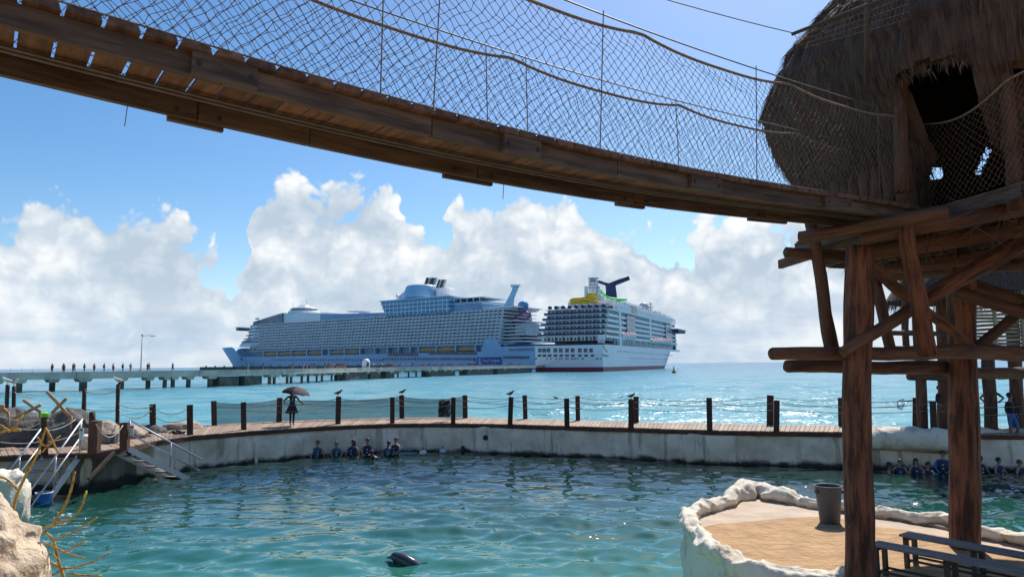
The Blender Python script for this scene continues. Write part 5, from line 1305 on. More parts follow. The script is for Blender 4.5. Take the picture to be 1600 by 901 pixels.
def roughen(q, a1, f1, a2, f2, a3=0.0, f3=30):
    out = []
    for v in q.v:
        v = Vector(v); d = V(noise.noise(v * f1), noise.noise(v * f1 + V(31, 0, 0)), noise.noise(v * f1 + V(0, 57, 0))) * a1 + V(noise.noise(v * f2), noise.noise(v * f2 + V(31, 0, 0)), noise.noise(v * f2 + V(0, 57, 0))) * a2
        if a3: d += V(noise.noise(v * f3), noise.noise(v * f3 + V(9, 0, 0)), noise.noise(v * f3 + V(0, 7, 0))) * a3
        out.append(tuple(v + d))
    q.v = out
roughen(q, 0.09, 2.6, 0.035, 9.0, 0.012, 24); o = q.build('rim_top', M['white'], rim, smooth=True)
rows = []
for z, off in ((1.35, 0.02), (1.1, 0.08), (0.8, 0.13), (0.5, 0.10), (0.2, 0.06), (-0.1, 0.02), (-0.6, 0.0)):
    row = []
    for i, p in enumerate(rp_[::2]):
        k = 2 * i; t = rp_[min(k + 1, len(rp_) - 1)] - rp_[max(k - 1, 0)]; nn = V(-t.y, t.x, 0).normalized() if t.length else V(0, 1, 0)
        nn = -nn if nn.dot(V(7.5 - p.x, 11 - p.y, 0)) > 0 else nn
        d = off + 0.10 * noise.noise(V(p.x * 1.6, p.y * 1.6, z * 1.3)) + 0.05 * noise.noise(V(p.x * 5, p.y * 5, z * 4)); row.append(V(p.x, p.y, z) + nn * d)
    rows.append(row)
q = MB(); q.grid(rows); q.build('rim_face', M['white'], rim, smooth=True)
q = MB(); q.tube(spline([at_z(x, y, GZ + 0.03) for x, y in ((1195, 779), (1240, 786), (1290, 793), (1360, 803), (1440, 817), (1520, 833), (1640, 857))], step=0.2), 0.028, 8); o = q.build('hose', M['rockpale'], None, smooth=True); tag(o, 'tan pipe lying on the paving along the far plaster rim', 'pipe')
# grey bucket
c = at_z(1297, 817, GZ); bk = thing('bucket', 'tall grey plastic bucket standing on the patio beside a log column', 'bucket', c)
MB().lathe([(0.165, 0.0), (0.172, 0.02), (0.232, 0.66), (0.232, 0.66), (0.215, 0.66), (0.155, 0.05), (0.05, 0.05)], 28, c + Z * 0.004).build('body', M['bucket'], bk, smooth=False)
MB().tube([c + V(math.cos(a) * 0.238, math.sin(a) * 0.238, 0.665) for a in [2 * math.pi * k / 28 for k in range(29)]], 0.014, 6).build('lip', M['bucket'], bk, smooth=True)
for s_ in (-1, 1): MB().box(c + V(0.235 * s_, -0.03, 0.57), (0.03, 0.09, 0.06)).build('handle_lug', M['bucket'], bk)
# benches
def bench(label, a, c, wid=0.30):
    A = at_z(a[0], a[1], GZ + 0.46); C = at_z(c[0], c[1], GZ + 0.46); d = (C - A); d.z = 0; d.normalize(); sdv = V(-d.y, d.x, 0); L = 2.75
    b_ = thing('bench', label, 'bench', (A.x, A.y, GZ))
    for k in range(3):
        o0 = A + sdv * (0.05 + k * 0.105); MB().beam(V(o0.x, o0.y, GZ + 0.445), V(o0.x, o0.y, GZ + 0.445) + d * L, 0.092, 0.03, cham=0.004).build('slat', M['bench'], b_)
    for s_ in (0.08, 0.95, 1.85, 2.67):
        for w in (0.03, 0.28):
            p = A + d * s_ + sdv * w; MB().beam(V(p.x, p.y, GZ), V(p.x, p.y, GZ + 0.43), 0.06, 0.06, cham=0.004, up=d).build('leg', M['benchleg'], b_)
        p = A + d * s_; MB().beam(V(p.x, p.y, GZ + 0.405) + sdv * 0.0, V(p.x, p.y, GZ + 0.405) + sdv * 0.31, 0.05, 0.045).build('bearer', M['benchleg'], b_)
        MB().beam(V(p.x, p.y, GZ + 0.09) + sdv * 0.06, V(p.x, p.y, GZ + 0.09) + sdv * 0.25, 0.03, 0.035).build('end_rail', M['benchleg'], b_)
    for w in (0.03, 0.28):
        p = A + sdv * w; MB().beam(V(p.x, p.y, GZ + 0.12) + d * 0.1, V(p.x, p.y, GZ + 0.12) + d * (L - 0.1), 0.025, 0.03).build('stretcher', M['benchleg'], b_)
bench('slatted grey bench farther from the viewer, by the second column', (1404, 834), (1600, 870)); bench('slatted grey bench nearer the viewer, its end at the first column', (1357, 849), (1600, 895))
# ================================================================== LEFT FOREGROUND
def rock(label, mt, c, rx, ry, rz, seed, down=1.0, n=30, k=20, rough=0.28, name='boulder'):
    q = MB(); q.ball(c, 1.0, n, k)
    c = Vector(c); out = []
    for v in q.v:
        d = (Vector(v) - c).normalized(); r = 1 + rough * noise.noise(d * 1.4 + V(seed, 0, 0)) + rough * 0.55 * noise.noise(d * 3.6 + V(0, seed, 0)) + rough * 0.25 * noise.noise(d * 9 + V(0, 0, seed))
        out.append((c.x + d.x * r * rx, c.y + d.y * r * ry, c.z + d.z * r * rz * (down if d.z < 0 else 1)))
    q.v = out; q.g = list(out); o = q.build(name, M[mt], None, smooth=True); tag(o, label, 'rock'); return o
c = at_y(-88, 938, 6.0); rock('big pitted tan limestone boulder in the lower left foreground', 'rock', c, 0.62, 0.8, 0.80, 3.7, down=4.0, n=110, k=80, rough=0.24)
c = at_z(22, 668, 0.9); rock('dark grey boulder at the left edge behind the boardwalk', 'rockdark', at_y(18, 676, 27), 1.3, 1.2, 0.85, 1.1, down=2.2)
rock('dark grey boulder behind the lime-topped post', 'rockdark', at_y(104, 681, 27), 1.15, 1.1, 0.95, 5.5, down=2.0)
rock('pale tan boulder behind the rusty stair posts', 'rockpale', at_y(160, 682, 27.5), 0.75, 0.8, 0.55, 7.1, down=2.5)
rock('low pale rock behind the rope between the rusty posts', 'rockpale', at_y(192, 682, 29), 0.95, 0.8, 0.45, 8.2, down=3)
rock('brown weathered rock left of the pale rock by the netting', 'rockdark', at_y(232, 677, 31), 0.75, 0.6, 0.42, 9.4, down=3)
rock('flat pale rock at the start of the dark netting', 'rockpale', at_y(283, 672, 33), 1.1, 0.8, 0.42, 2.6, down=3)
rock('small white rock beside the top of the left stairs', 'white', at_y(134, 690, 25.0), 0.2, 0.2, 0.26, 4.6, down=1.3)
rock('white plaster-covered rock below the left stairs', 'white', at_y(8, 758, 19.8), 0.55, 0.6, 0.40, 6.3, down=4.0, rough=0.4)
# yellow stalk plants
zk = lambda p: (p[0] / 5.596, 740 + p[1] / 5.596)
def plant(label, branches, Y, loc, tips=()):
    t = thing('stalk_plant', label, 'plant', loc)
    for i, (pts, r0, r1, tip) in enumerate(branches):
        P = spline([at_y(x, y, Y + 0.05 * math.sin(i * 2.1 + k * 0.8)) for k, (x, y) in enumerate(pts)], n=14); rr_ = [(r0 + (r1 - r0) * k / 14) / FPX * Y * 0.78 * (1 + 0.12 * math.sin(k * 2.7 + i)) for k in range(15)]
        o = MB().tube(P, rr_, 8, wob=0.2).build('stalk', M['stalk'], t, smooth=True)
        if tip: MB().tube([P[-2], P[-1], P[-1] + (P[-1] - P[-2]).normalized() * 0.02], [rr_[-1] * 1.15, rr_[-1] * 1.1, rr_[-1] * 0.5], 8).build('green_tip', M['stalktip'], o, smooth=True)
    return t
br = [([(560, 1150), (552, 900), (520, 790), (482, 640), (462, 570), (380, 492)], 3.4, 2.2, 0), ([(330, 500), (400, 465), (480, 440), (540, 420), (640, 385), (710, 290), (752, 165)], 2.5, 1.8, 1), ([(470, 440), (500, 380), (560, 290), (610, 170), (640, 60), (652, -20)], 2.5, 2.2, 0),
      ([(480, 578), (560, 540), (640, 510), (740, 450), (850, 380)], 1.8, 1.3, 0), ([(385, 605), (480, 640), (580, 690), (660, 712), (750, 736)], 2.0, 1.5, 0), ([(545, 692), (620, 650), (735, 595)], 1.3, 1.8, 1), ([(355, 732), (430, 765), (532, 822)], 2.4, 2.2, 0),
      ([(545, 825), (640, 818), (700, 800), (850, 750), (962, 685)], 2.0, 1.2, 0), ([(590, 862), (700, 882), (875, 890)], 1.7, 1.8, 1), ([(445, 892), (520, 848), (545, 830)], 2.0, 1.8, 0), ([(355, 708), (450, 700), (505, 745)], 2.0, 1.6, 0)]
c = at_y(99, 945, 6.6); plant('branching yellow succulent stalks beside the limestone boulder', [([zk(p) for p in pts], a, b_, tp) for pts, a, b_, tp in br], 6.6, c)
plant('yellow stalks rising in front of the left stairs, forked at the top', [([(20, 800), (27, 771), (46, 730)], 3.0, 2.6, 0), ([(46, 735), (60, 704), (72, 668)], 2.4, 1.8, 0), ([(71, 668), (80, 684), (91, 708)], 2.0, 1.8, 0), ([(58, 682), (70, 696), (92, 682)], 1.7, 1.5, 1), ([(66, 706), (74, 697), (84, 690)], 1.6, 1.4, 0), ([(-10, 742), (10, 748), (28, 765)], 2.2, 2.0, 0)], 7.2, at_y(20, 800, 7.2))
plant('orange-yellow stalks reaching in at the left edge of the picture', [([(-30, 705), (-4, 678), (14, 672), (32, 672)], 3.0, 2.6, 0), ([(14, 672), (26, 664), (35, 650)], 2.0, 1.6, 1), ([(-20, 660), (0, 664), (16, 674)], 2.4, 2.2, 0)], 7.0, at_y(-30, 705, 7.0))
# crossed sticks on the rocks
for lab, a, b1, c_, d_, Y in (('larger cross of dry sticks leaning on the dark boulder', (74, 612), (111, 652), (81, 645), (104, 622), 26.2), ('smaller cross of dry sticks left of the larger one', (37, 625), (63, 643), (18, 655), (64, 632), 26.2), ('dry stick cross cut by the left edge of the picture', (-6, 628), (13, 645), (-14, 660), (6, 632), 26.2)):
    t = thing('stick_cross', lab, 'sticks', at_y(b1[0], b1[1], Y)); r = 0.062
    MB().log(at_y(*a, Y), at_y(*b1, Y), r, r, seed=a[0], n=8).build('stick', M['crosswood'], t, smooth=True); MB().log(at_y(*c_, Y - 0.1), at_y(*d_, Y - 0.1), r, r * 0.9, seed=a[1], n=8).build('stick', M['crosswood'], t, smooth=True)
    e1 = at_y(*b1, Y); MB().log(V(e1.x, e1.y, e1.z + 0.05), V(e1.x + 0.1, e1.y + 0.1, 0.6), r * 0.8, seed=2, n=8).build('stake', M['crosswood'], t, smooth=True)
# rope poles beyond the boardwalk on the left
def pole(name, label, x, y0, y1, Y, wpx, mt='post', z0=None, extra=None):
    a = at_y(x, y1, Y); a.z = min(a.z, DZ) if z0 is None else z0; tpp = at_y(x, y0, Y); t = thing(name, label, 'post', a)
    r = wpx / 2 / FPX * Y; MB().log(a, tpp, r, r * 0.95, seed=x * 0.3, n=10).build('shaft', M[mt], t, smooth=True); return t, tpp
poles = []
for lab, x, y0, y1, Y, w in (('thin leaning rope pole between the stick crosses and the rusty posts', 132, 607, 650, 29.0, 6), ('tallest thin rope pole behind the rusty posts', 185, 600, 668, 29.0, 6), ('left of two close rope poles at the left edge', 12, 601, 655, 28.5, 6), ('right of two close rope poles at the left edge', 22, 603, 655, 28.7, 6)):
    poles.append(pole('rope_pole', lab, x, y0, y1, Y, w, z0=-0.5))
t, tpp = pole('post', 'dark post with a lime green top beside the left stairs', 70, 650, 707, 23.4, 10, z0=DZ); MB().lathe([(0.125, -0.02), (0.125, 0.10), (0.06, 0.13)], 10, tpp).build('green_cap', M['lime'], t)
for lab, x, y0, y1, Y, w in (('thick rusty square post at the landing edge of the left boardwalk', 147, 657, 707, 23.3, 14), ('thick rusty square post at the head of the stairs into the pool', 195, 659.5, 700, 24.9, 11.5)):
    a = at_z(x, y1, DZ); tpp = at_y(x + (2 if x < 150 else 0), y0, a.y); t = thing('square_post', lab, 'post', a); wd = w / FPX * a.y; MB().beam(a, tpp, wd, wd, cham=0.03, up=V(0, 1, 0)).build('shaft', M['rust'], t)
for lab, x, y0, y1, w in (('round dark post just behind the rusty landing post', 144, 643, 692, 9), ('dark post between the stairs and the rusty landing post', 119, 638, 688, 8)):
    a = at_z(x, y1, DZ); pole('round_post', lab, x, y0, y1, a.y, w, mt='post', z0=DZ)
rpz = thing('hanging_ropes', 'pale slack ropes strung between the posts on the left', 'rope', at_y(100, 690, 25))
for a, b1, ya, yb_, d in (((0, 650), (68, 655), 24, 23.4, 0.1), ((26, 668), (66, 657), 24, 23.4, 0.12), ((30, 670), (100, 660), 24, 23.6, 0.1), ((72, 672), (118, 655), 23.4, 24.5, 0.1), ((135, 612), (184, 610), 29, 29, 0.12), ((22, 612), (52, 622), 28.6, 29, 0.05), ((150, 662), (192, 664), 23.4, 24.9, 0.42), ((185, 630), (238, 634), 29, 26, 0.15), ((186, 640), (236, 642), 29, 26, 0.3), ((132, 638), (184, 640), 29, 29, 0.1), ((0, 690), (60, 690), 24.5, 24.5, 0.05), ((65, 690), (130, 672), 23.4, 24.4, 0.1)):
    MB().tube(sag(at_y(*a, ya), at_y(*b1, yb_), d), 0.018, 5).build('rope', M['ropepale'], rpz, smooth=True)
# stairs
def rail(pts, r, t, nm='handrail'): return MB().tube(pts, r, 8).build(nm, M['steel'], t, smooth=True)
def stairs(label, A, Bq, run, drop, nt, sides, rail_h=1.1, mid=True, posts=(0.02, 0.45)):
    t = thing('stairs', label, 'stairs', A)
    for k in range(nt):
        f = (k + 0.5) / nt; a = A + run * f - Z * drop * f; c_ = Bq + run * f - Z * drop * f; d = run.normalized() * 0.14
        MB().hexa([a - d - Z * .02, c_ - d - Z * .02, c_ + d - Z * .02, a + d - Z * .02, a - d + Z * .02, c_ - d + Z * .02, c_ + d + Z * .02, a + d + Z * .02]).build('tread', M['bench'], t)
    for P in (A, Bq): MB().beam(P - Z * 0.06, P + run - Z * (drop + 0.06), 0.05, 0.2).build('stringer', M['steel'], t)
    for P in sides:
        rail([P + Z * rail_h, P + run + Z * (rail_h - drop)], 0.032, t); rail([P + Z * rail_h * 0.5, P + run * 0.97 + Z * (rail_h * 0.5 - drop * 0.97)], 0.028, t, 'midrail')
        for f in posts: rail([P + run * f - Z * drop * f, P + run * f + Z * (rail_h - drop * f)], 0.028, t, 'rail_post')
    return t
A = at_z(72, 707.5, DZ); Bq = at_z(126, 706, DZ)
stairs('steel stairs with double handrails going down from the left boardwalk', A, Bq, V(-0.5, -2.1, 0), 2.45, 7, (A, Bq))
A = at_z(201, 698, DZ) + Z * 0; run = V(1.45, 2.7, 0)
stairs('steel stairs with one handrail dropping into the pool by the wall', A + V(-0.75, 0.1, 0), A, run, 1.75, 7, (A,), rail_h=0.95, posts=(0.0, 0.55))
# small things on the left boardwalk
p = at_z(174, 692, DZ); q = MB(); q.box(p + Z * 0.16, (0.34, 0.3, 0.30), 0.1); q.box(p + Z * 0.33, (0.36, 0.32, 0.03), 0.1); q.box(p + V(-0.05, -0.16, 0.16), (0.2, 0.012, 0.2), 0.1, 1); tag(q.build('cooler_box', [M['bucket'], M['greycloth']]), 'small grey box sitting on the boardwalk between the rusty posts', 'box')
for lab, px, py in (('dark crumpled net lying on the boardwalk under the fence post', 275, 678), ('small dark crumpled net near the stair handrail', 216, 684)):
    p = at_z(px, py, DZ); q = MB(); rr_ = random.Random(px)
    for k in range(14):
        a = p + V(rr_.uniform(-.25, .25), rr_.uniform(-.25, .25), 0.02); q.tube([a, a + V(rr_.uniform(-.2, .2), rr_.uniform(-.1, .1), rr_.uniform(.04, .16)), a + V(rr_.uniform(-.3, .3), rr_.uniform(-.2, .2), 0.02)], 0.03, 5)
    tag(q.build('crumpled_net', M['black'], smooth=True), lab, 'net')
for lab, px, py, Yd in (('small white sign plate on the post at the head of the pool stairs', 206, 672, 25.2), ('small white sign plate on the handrail of the left stairs', 127, 677, 23.2)):
    p = at_y(px, py, Yd); q = MB(); q.box(p, (0.14, 0.02, 0.36)); q.box(p + V(0, -0.012, 0.12), (0.10, 0.008, 0.05), 0, 1); tag(q.build('sign_plate', [M['buoywhite'], M['bucket']]), lab, 'sign')
p = at_z(68, 783, 0.0); bk = thing('bucket', 'blue plastic tub with a white rim at the foot of the left stairs', 'tub', p)
MB().lathe([(0.2, -0.15), (0.24, 0.28), (0.21, 0.28), (0.18, 0.0), (0.05, 0.0)], 20, p).build('body', M['blue'], bk, smooth=False); MB().tube([p + V(math.cos(a) * .24, math.sin(a) * .24, 0.28) for a in [k * math.pi / 10 for k in range(21)]], 0.02, 6).build('rim', M['buoywhite'], bk, smooth=True)
a = at_y(178, 706, 24.3); c_ = at_y(138, 748, 23.0); q = MB(); q.beam(a, c_, 0.08, 0.1); tag(q.build('landing_strut', M['post']), 'dark diagonal strut under the corner of the left landing', 'strut')
q = MB(); q.grid([[at_z(x, 709 - (x - 130) * 0.08, DZ - 0.2) + V(0, 0.3, 0) for x in (100, 130, 160, 190, 205)], [at_z(x, 709 - (x - 130) * 0.08, DZ - 0.2) + V(0.1, 0.35, -1.25) for x in (100, 130, 160, 190, 205)]]); tag(q.build('debris_net', M['finenet']), 'dark debris net hanging under the left landing', 'net')
for lab, px, py in (('white pipe stub standing in the water at the left of the wall', 400, 712),):
    p = at_z(px, 722, 0); q = MB(); q.tube([p - Z * 0.4, p + Z * 0.42], 0.075, 10); q.tube([p + Z * 0.35, p + Z * 0.46], 0.09, 10); tag(q.build('pipe_stub', M['buoywhite'], smooth=False), lab, 'pipe')
# mooring floats along the wall
for lab, px, py, r in (('white float bobbing against the wall right of the left swimmers', 661, 705, 0.16), ('second white float with a dark side, right of the first one', 692, 703, 0.15), ('single white float by the wall near the middle of the pool', 1106, 716, 0.13)):
    p = at_z(px, py + 2, 0.06); t = thing('float', lab, 'buoy', p); MB().ball(p, r, 14, 9, scl=(1.15, 1, 0.9)).build('body', M['buoywhite'], t, smooth=True); MB().tube([p + Z * r * 0.6, p + Z * (r + 0.12)], 0.02, 6).build('eye', M['black'], t)
# ================================================================== SECOND TOWER AT THE FAR RIGHT
H2 = V(19.1, 30.2, 0); t2w = thing('stick_hut', 'smaller round stick-walled hut on log posts behind the log columns', 'hut', (H2.x, H2.y, DZ)); YH = 28.2
def hl(name, a, ya, c_, yc, r0, r1=None, mt='logdark', sd_=1.0): return MB().log(at_y(*a, ya), at_y(*c_, yc), r0 / FPX * ya, (r1 or r0) / FPX * yc, seed=sd_).build(name, M[mt], t2w, smooth=True)
for x0, y0, x1, y1, r, Yd in ((1441, 668, 1438, 560, 8, 28.4), (1473, 668, 1471, 400, 8, 29.4), (1548, 666, 1543, 540, 9, 28.0), (1592, 668, 1575, 420, 9, 28.4), (1416, 560, 1413, 380, 5, 28.6), (1432, 560, 1427, 390, 4, 29.0)):
    b0 = at_y(x0, y0, Yd)
    if y0 > 600: b0.z = DZ - 0.1
    MB().log(b0, at_y(x1, y1, Yd), r / FPX * Yd, seed=x0).build('post', M['logdark'], t2w, smooth=True)
for a, c_, r in (((1405, 577), (1600, 580), 6), ((1420, 588), (1500, 590), 6), ((1395, 520), (1500, 522), 4), ((1560, 588), (1640, 585), 5), ((1400, 545), (1640, 548), 5)): hl('beam', a, 28.0, c_, 28.3, r, sd_=a[1])
R2 = 1.75; HW = at_y(1547, 470, 29.6); HW = V(HW.x, 29.6, 0)
for k in range(30):
    z = 4.7 + k * 0.145; rr_ = R2 * (0.86 + 0.16 * math.sin(k / 29 * 3.0)); pts = [HW + V(math.cos(a), math.sin(a), 0) * rr_ + Z * (z + 0.02 * math.sin(a * 5 + k)) for a in [math.pi * (0.92 + 1.16 * j / 18) for j in range(19)]]
    MB().tube(pts, 0.062, 6, wob=0.2).build('slat', M['stick'], t2w, smooth=True)
for k in range(7):
    a = math.pi * (0.98 + 1.04 * k / 6); rr_ = R2 * 1.06; MB().log(HW + V(math.cos(a), math.sin(a), 0) * rr_ * 0.93 + Z * 4.6, HW + V(math.cos(a), math.sin(a), 0) * rr_ + Z * 9.1, 0.07, seed=k, n=8).build('wall_post', M['stick'], t2w, smooth=True)
q = MB(); th = MB()
prof2 = [(3.9, 6.75), (3.5, 7.5), (2.8, 8.4), (1.7, 9.6), (0.3, 10.7)]
rows = [[HW + V(math.cos(a) * r * (1 + 0.05 * noise.noise(V(a * 5, z, 0))), math.sin(a) * r, z + (0.15 * noise.noise(V(a * 9, 0, 0)) if i == 0 else 0)) for a in [2 * math.pi * j / 60 for j in range(60)]] for i, (r, z) in enumerate(prof2)]
q.grid(rows, close=True); q.g = [(math.atan2(v[1] - HW.y, v[0] - HW.x) * 6, -v[2] * 1.2, 0) for v in q.v]; q.build('thatch_roof', M['thatch'], t2w, smooth=True)
stw = MB()
for k in range(2600):
    a = rs.random() * 2 * math.pi; r = 3.9 + rs.uniform(-0.5, 0.05); P = HW + V(math.cos(a) * r, math.sin(a) * r, 6.75 + (3.9 - r) * 1.3); straw(P, V(rs.gauss(0, .3) + math.cos(a) * 0.2, rs.gauss(0, .3), -1).normalized(), rs.uniform(0.2, 0.55), 0.012)
tag(stw.build('eave_straw', M['straw'], t2w), kind='stuff')
t = thing('rope_coil', 'dark coil of hose hanging on the stick hut wall', 'coil', at_y(1560, 415, 27.4))
for k in range(5): c0 = at_y(1560, 412, 27.6 - k * 0.05); MB().tube([c0 + V(math.cos(a) * (0.26 + 0.02 * k), 0, math.sin(a) * (0.26 + 0.02 * k)) for a in [j * math.pi / 12 for j in range(25)]], 0.025, 6).build('loop', M['black'], t, smooth=True)
c0 = at_y(1531, 432, 27.6); t = thing('wire_hoop', 'round wire hoop hanging beside the coil on the stick hut', 'hoop', c0 - Z * 0.3)
MB().tube([c0 + V(math.cos(a) * 0.34, 0, math.sin(a) * 0.28) for a in [j * math.pi / 14 for j in range(29)]], 0.014, 6).build('ring', M['black'], t, smooth=True)
# ================================================================== PEOPLE
def skin_mesh(name, V_, E_, R_, sub=1):
    me = bpy.data.meshes.new(name); me.from_pydata(V_, E_, []); ob = bpy.data.objects.new(name, me); col.objects.link(ob)
    sm = ob.modifiers.new('s', 'SKIN'); sm.use_smooth_shade = True
    for i, r in enumerate(R_): me.skin_vertices[0].data[i].radius = r; me.skin_vertices[0].data[i].use_root = (i == 0)
    ss_ = ob.modifiers.new('u', 'SUBSURF'); ss_.levels = sub; ss_.render_levels = sub
    bpy.context.view_layer.update(); dg = bpy.context.evaluated_depsgraph_get(); out = bpy.data.meshes.new_from_object(ob.evaluated_get(dg))
    bpy.data.objects.remove(ob); bpy.data.meshes.remove(me); return out
BASE = dict(pel=(0, 0, .95), bel=(0, 0, 1.10), che=(0, 0, 1.30), nb=(0, .01, 1.45), nk=(0, -.01, 1.51), h1=(0, -.025, 1.575), h2=(0, -.015, 1.655), h3=(0, 0, 1.725),
            ls=(.175, 0, 1.41), le=(.23, .03, 1.14), lw=(.24, -.08, .91), lh=(.24, -.10, .83), rs=(-.175, 0, 1.41), re=(-.23, .03, 1.14), rw=(-.24, -.08, .91), rh=(-.24, -.10, .83),
            lp=(.09, 0, .89), lk=(.10, -.02, .50), la=(.10, .02, .09), lt=(.11, -.15, .035), rp=(-.09, 0, .89), rk=(-.10, -.02, .50), ra=(-.10, .02, .09), rt=(-.11, -.15, .035))
RAD = dict(pel=(.14, .105), bel=(.125, .095), che=(.15, .108), nb=(.07, .06), nk=(.05, .052), h1=(.066, .08), h2=(.078, .097), h3=(.048, .06), ls=(.062, .06), le=(.044, .044), lw=(.031, .031), lh=(.034, .026), lp=(.09, .095), lk=(.06, .062), la=(.04, .042), lt=(.04, .03))
EDG = [('pel', 'bel'), ('bel', 'che'), ('che', 'nb'), ('nb', 'nk'), ('nk', 'h1'), ('h1', 'h2'), ('h2', 'h3'), ('che', 'ls'), ('ls', 'le'), ('le', 'lw'), ('lw', 'lh'), ('che', 'rs'), ('rs', 're'), ('re', 'rw'), ('rw', 'rh'), ('pel', 'lp'), ('lp', 'lk'), ('lk', 'la'), ('la', 'lt'), ('pel', 'rp'), ('rp', 'rk'), ('rk', 'ra'), ('ra', 'rt')]
def make_body(pose, classify, fingers=True, sub=1):
    J = dict(BASE); J.update(pose); ks = list(J); vs = [J[k] for k in ks]; rd = []
    for k in ks: rd.append(RAD.get(k) or RAD[('l' + k[1:])])
    out = skin_mesh('body', vs, [(ks.index(a), ks.index(c)) for a, c in EDG], rd, sub)
    q = MB(); q.v = [tuple(v.co) for v in out.vertices]; q.g = list(q.v); q.f = [list(p.vertices) for p in out.polygons]
    bpy.data.meshes.remove(out)
    q.m = [0] * len(q.f)
    h = Vector(J['h2'])
    q.tube([h + V(0, -.085, -.01), h + V(0, -.115, -.03)], [.016, .012], 6)                    # nose
    for s_ in (-1, 1): q.ball(h + V(s_ * .08, .005, -.02), .022, 6, 4, scl=(.5, .8, 1.2))       # ears
    nbody = len(q.f)
    if fingers:
        for sd_ in 'lr':
            w, hnd = Vector(J[sd_ + 'w']), Vector(J[sd_ + 'h']); d = (hnd - w).normalized(); a = frame(d)[1]
            for k, (o_, L) in enumerate(((-.022, .07), (-.008, .082), (.007, .078), (.02, .062))): q.tube([hnd + a * o_ * .8, hnd + a * o_ + d * L * .55, hnd + a * o_ * 1.05 + d * L + V(0, -.012, 0)], [.010, .009, .007], 5)
            q.tube([hnd - d * .03 + a * .02, hnd + a * .045 + d * .02, hnd + a * .05 + d * .045], [.011, .010, .008], 5)
    cen = []
    for i, f in enumerate(q.f):
        c = sum((Vector(q.v[k]) for k in f), Vector()) / len(f); q.m[i] = classify(c, J) if i < nbody else 0
    # eyes and mouth as small dark marks on the face
    for s_ in (-1, 1): q.ball(h + V(s_ * .032, -.093, .005), .009, 6, 4, m=3)
    q.tube([h + V(-.02, -.088, -.062), h + V(.02, -.088, -.062)], .005, 4, m=3)
    return q
def hair_mb(J, long=False):
    h = Vector(J['h2']); q = MB(); q.ball(h + V(0, .018, .022), .105, 14, 8, scl=(.90, 1.02, .98))
    keep = [i for i, f in enumerate(q.f) if not all((Vector(q.v[k]) - h).y < -.045 and (Vector(q.v[k]) - h).z < .055 for k in f)]
    q.f = [q.f[i] for i in keep]; q.m = [0] * len(q.f)
    if long: q.tube([h + V(0, .06, .03), h + V(0, .10, -.08), h + V(0, .09, -.22), h + V(0, .07, -.30)], [.085, .095, .085, .03], 10)
    return q
def vest_mb(J):
    q = MB(); c = Vector(J['che']); rows = []
    for z, rx, ry in ((1.04, .165, .135), (1.10, .18, .15), (1.22, .19, .16), (1.34, .19, .155), (1.41, .15, .12), (1.44, .10, .09)):
        rows.append([V(math.cos(a) * rx, math.sin(a) * ry, z) for a in [2 * math.pi * k / 20 for k in range(20)]])
    q.grid(rows, close=True)
    for z in (1.13, 1.26): q.tube([V(math.cos(a) * .195, math.sin(a) * .165, z) for a in [2 * math.pi * k / 20 for k in range(21)]], .014, 5, m=1)
    q.box((0, -.163, 1.13), (.06, .03, .04), 0, 2); q.box((0, -.168, 1.26), (.06, .03, .04), 0, 2); return q
def cls_std(c, J, sleeve=True, trousers=False):
    dx = abs(c.x)
    if c.z > J['nb'][2] - .015: return 0
    if c.z > J['bel'][2] - .07 and dx < .30: return 1 if (sleeve or dx < .2) else 0
    if c.z > (0.12 if trousers else J['lk'][2] + .02): return 2 if dx < .21 else 0
    if c.z < .08: return 3
    return 0
def place(q, name, mats, root, smooth=True):
    me, c = q.mesh(name, mats, smooth, center=False); o = bpy.data.objects.new(name, me); col.objects.link(o); o.parent = root; return o
def person(label, loc, rz, pose, mats, hairm='hairdark', long=False, vest=None, scale=1.0, group=None, sub=1, sleeve=True, trousers=False, extra=None):
    r = thing('person', label, 'person', loc, group); r.rotation_euler.z = rz; r.scale = (scale,) * 3
    J = dict(BASE); J.update(pose)
    place(make_body(pose, lambda c, J_: cls_std(c, J_, sleeve, trousers), True, sub), 'body', [M[m_] for m_ in mats], r)
    place(hair_mb(J, long), 'hair', [M[hairm]], r)
    if vest: place(vest_mb(J), 'life_vest', [M[vest], M['black'], M['whitecloth']], r)
    return r
SWIM = dict(le=(.27, -.06, 1.17), lw=(.17, -.26, 1.05), lh=(.13, -.33, 1.04), re=(-.27, -.06, 1.17), rw=(-.17, -.26, 1.05), rh=(-.13, -.33, 1.04))
SWIM2 = dict(le=(.30, .0, 1.18), lw=(.34, -.14, .98), lh=(.35, -.2, .95), re=(-.30, .02, 1.18), rw=(-.30, -.16, .98), rh=(-.29, -.22, .95), h1=(.02, -.03, 1.575), h2=(.03, -.03, 1.65), h3=(.03, -.02, 1.72))
swl = [(495, 691, 'swimmer in a teal life vest farthest left of the group at the wall', 'tealcloth', 'hairbrown', 0, 0.5), (525.5, 692, 'swimmer in a pale cap, second from the left along the left pool wall', 'tealcloth', 'khaki', 0, 0.3), (551, 689.5, 'swimmer with long dark hair in a navy life vest at the wall', 'vestblue', 'hairdark', 1, -0.2),
       (574, 687.5, 'tall swimmer with dark hair in a black life vest, middle of the left group', 'navycloth', 'hairdark', 0, 0.1), (606.5, 691.5, 'smaller swimmer half hidden behind the trainer in the water', 'tealcloth', 'hairdark', 0, 0.0), (618.5, 686.5, 'swimmer with brown hair farthest right of the left group at the wall', 'vestblue', 'hairbrown', 0, -0.5)]
def swim_loc(px, ytop, ywater):
    p = at_z(px, ywater, 0.0); top = at_y(px, ytop - 3.5, p.y).z; return V(p.x, p.y, top - 1.76)
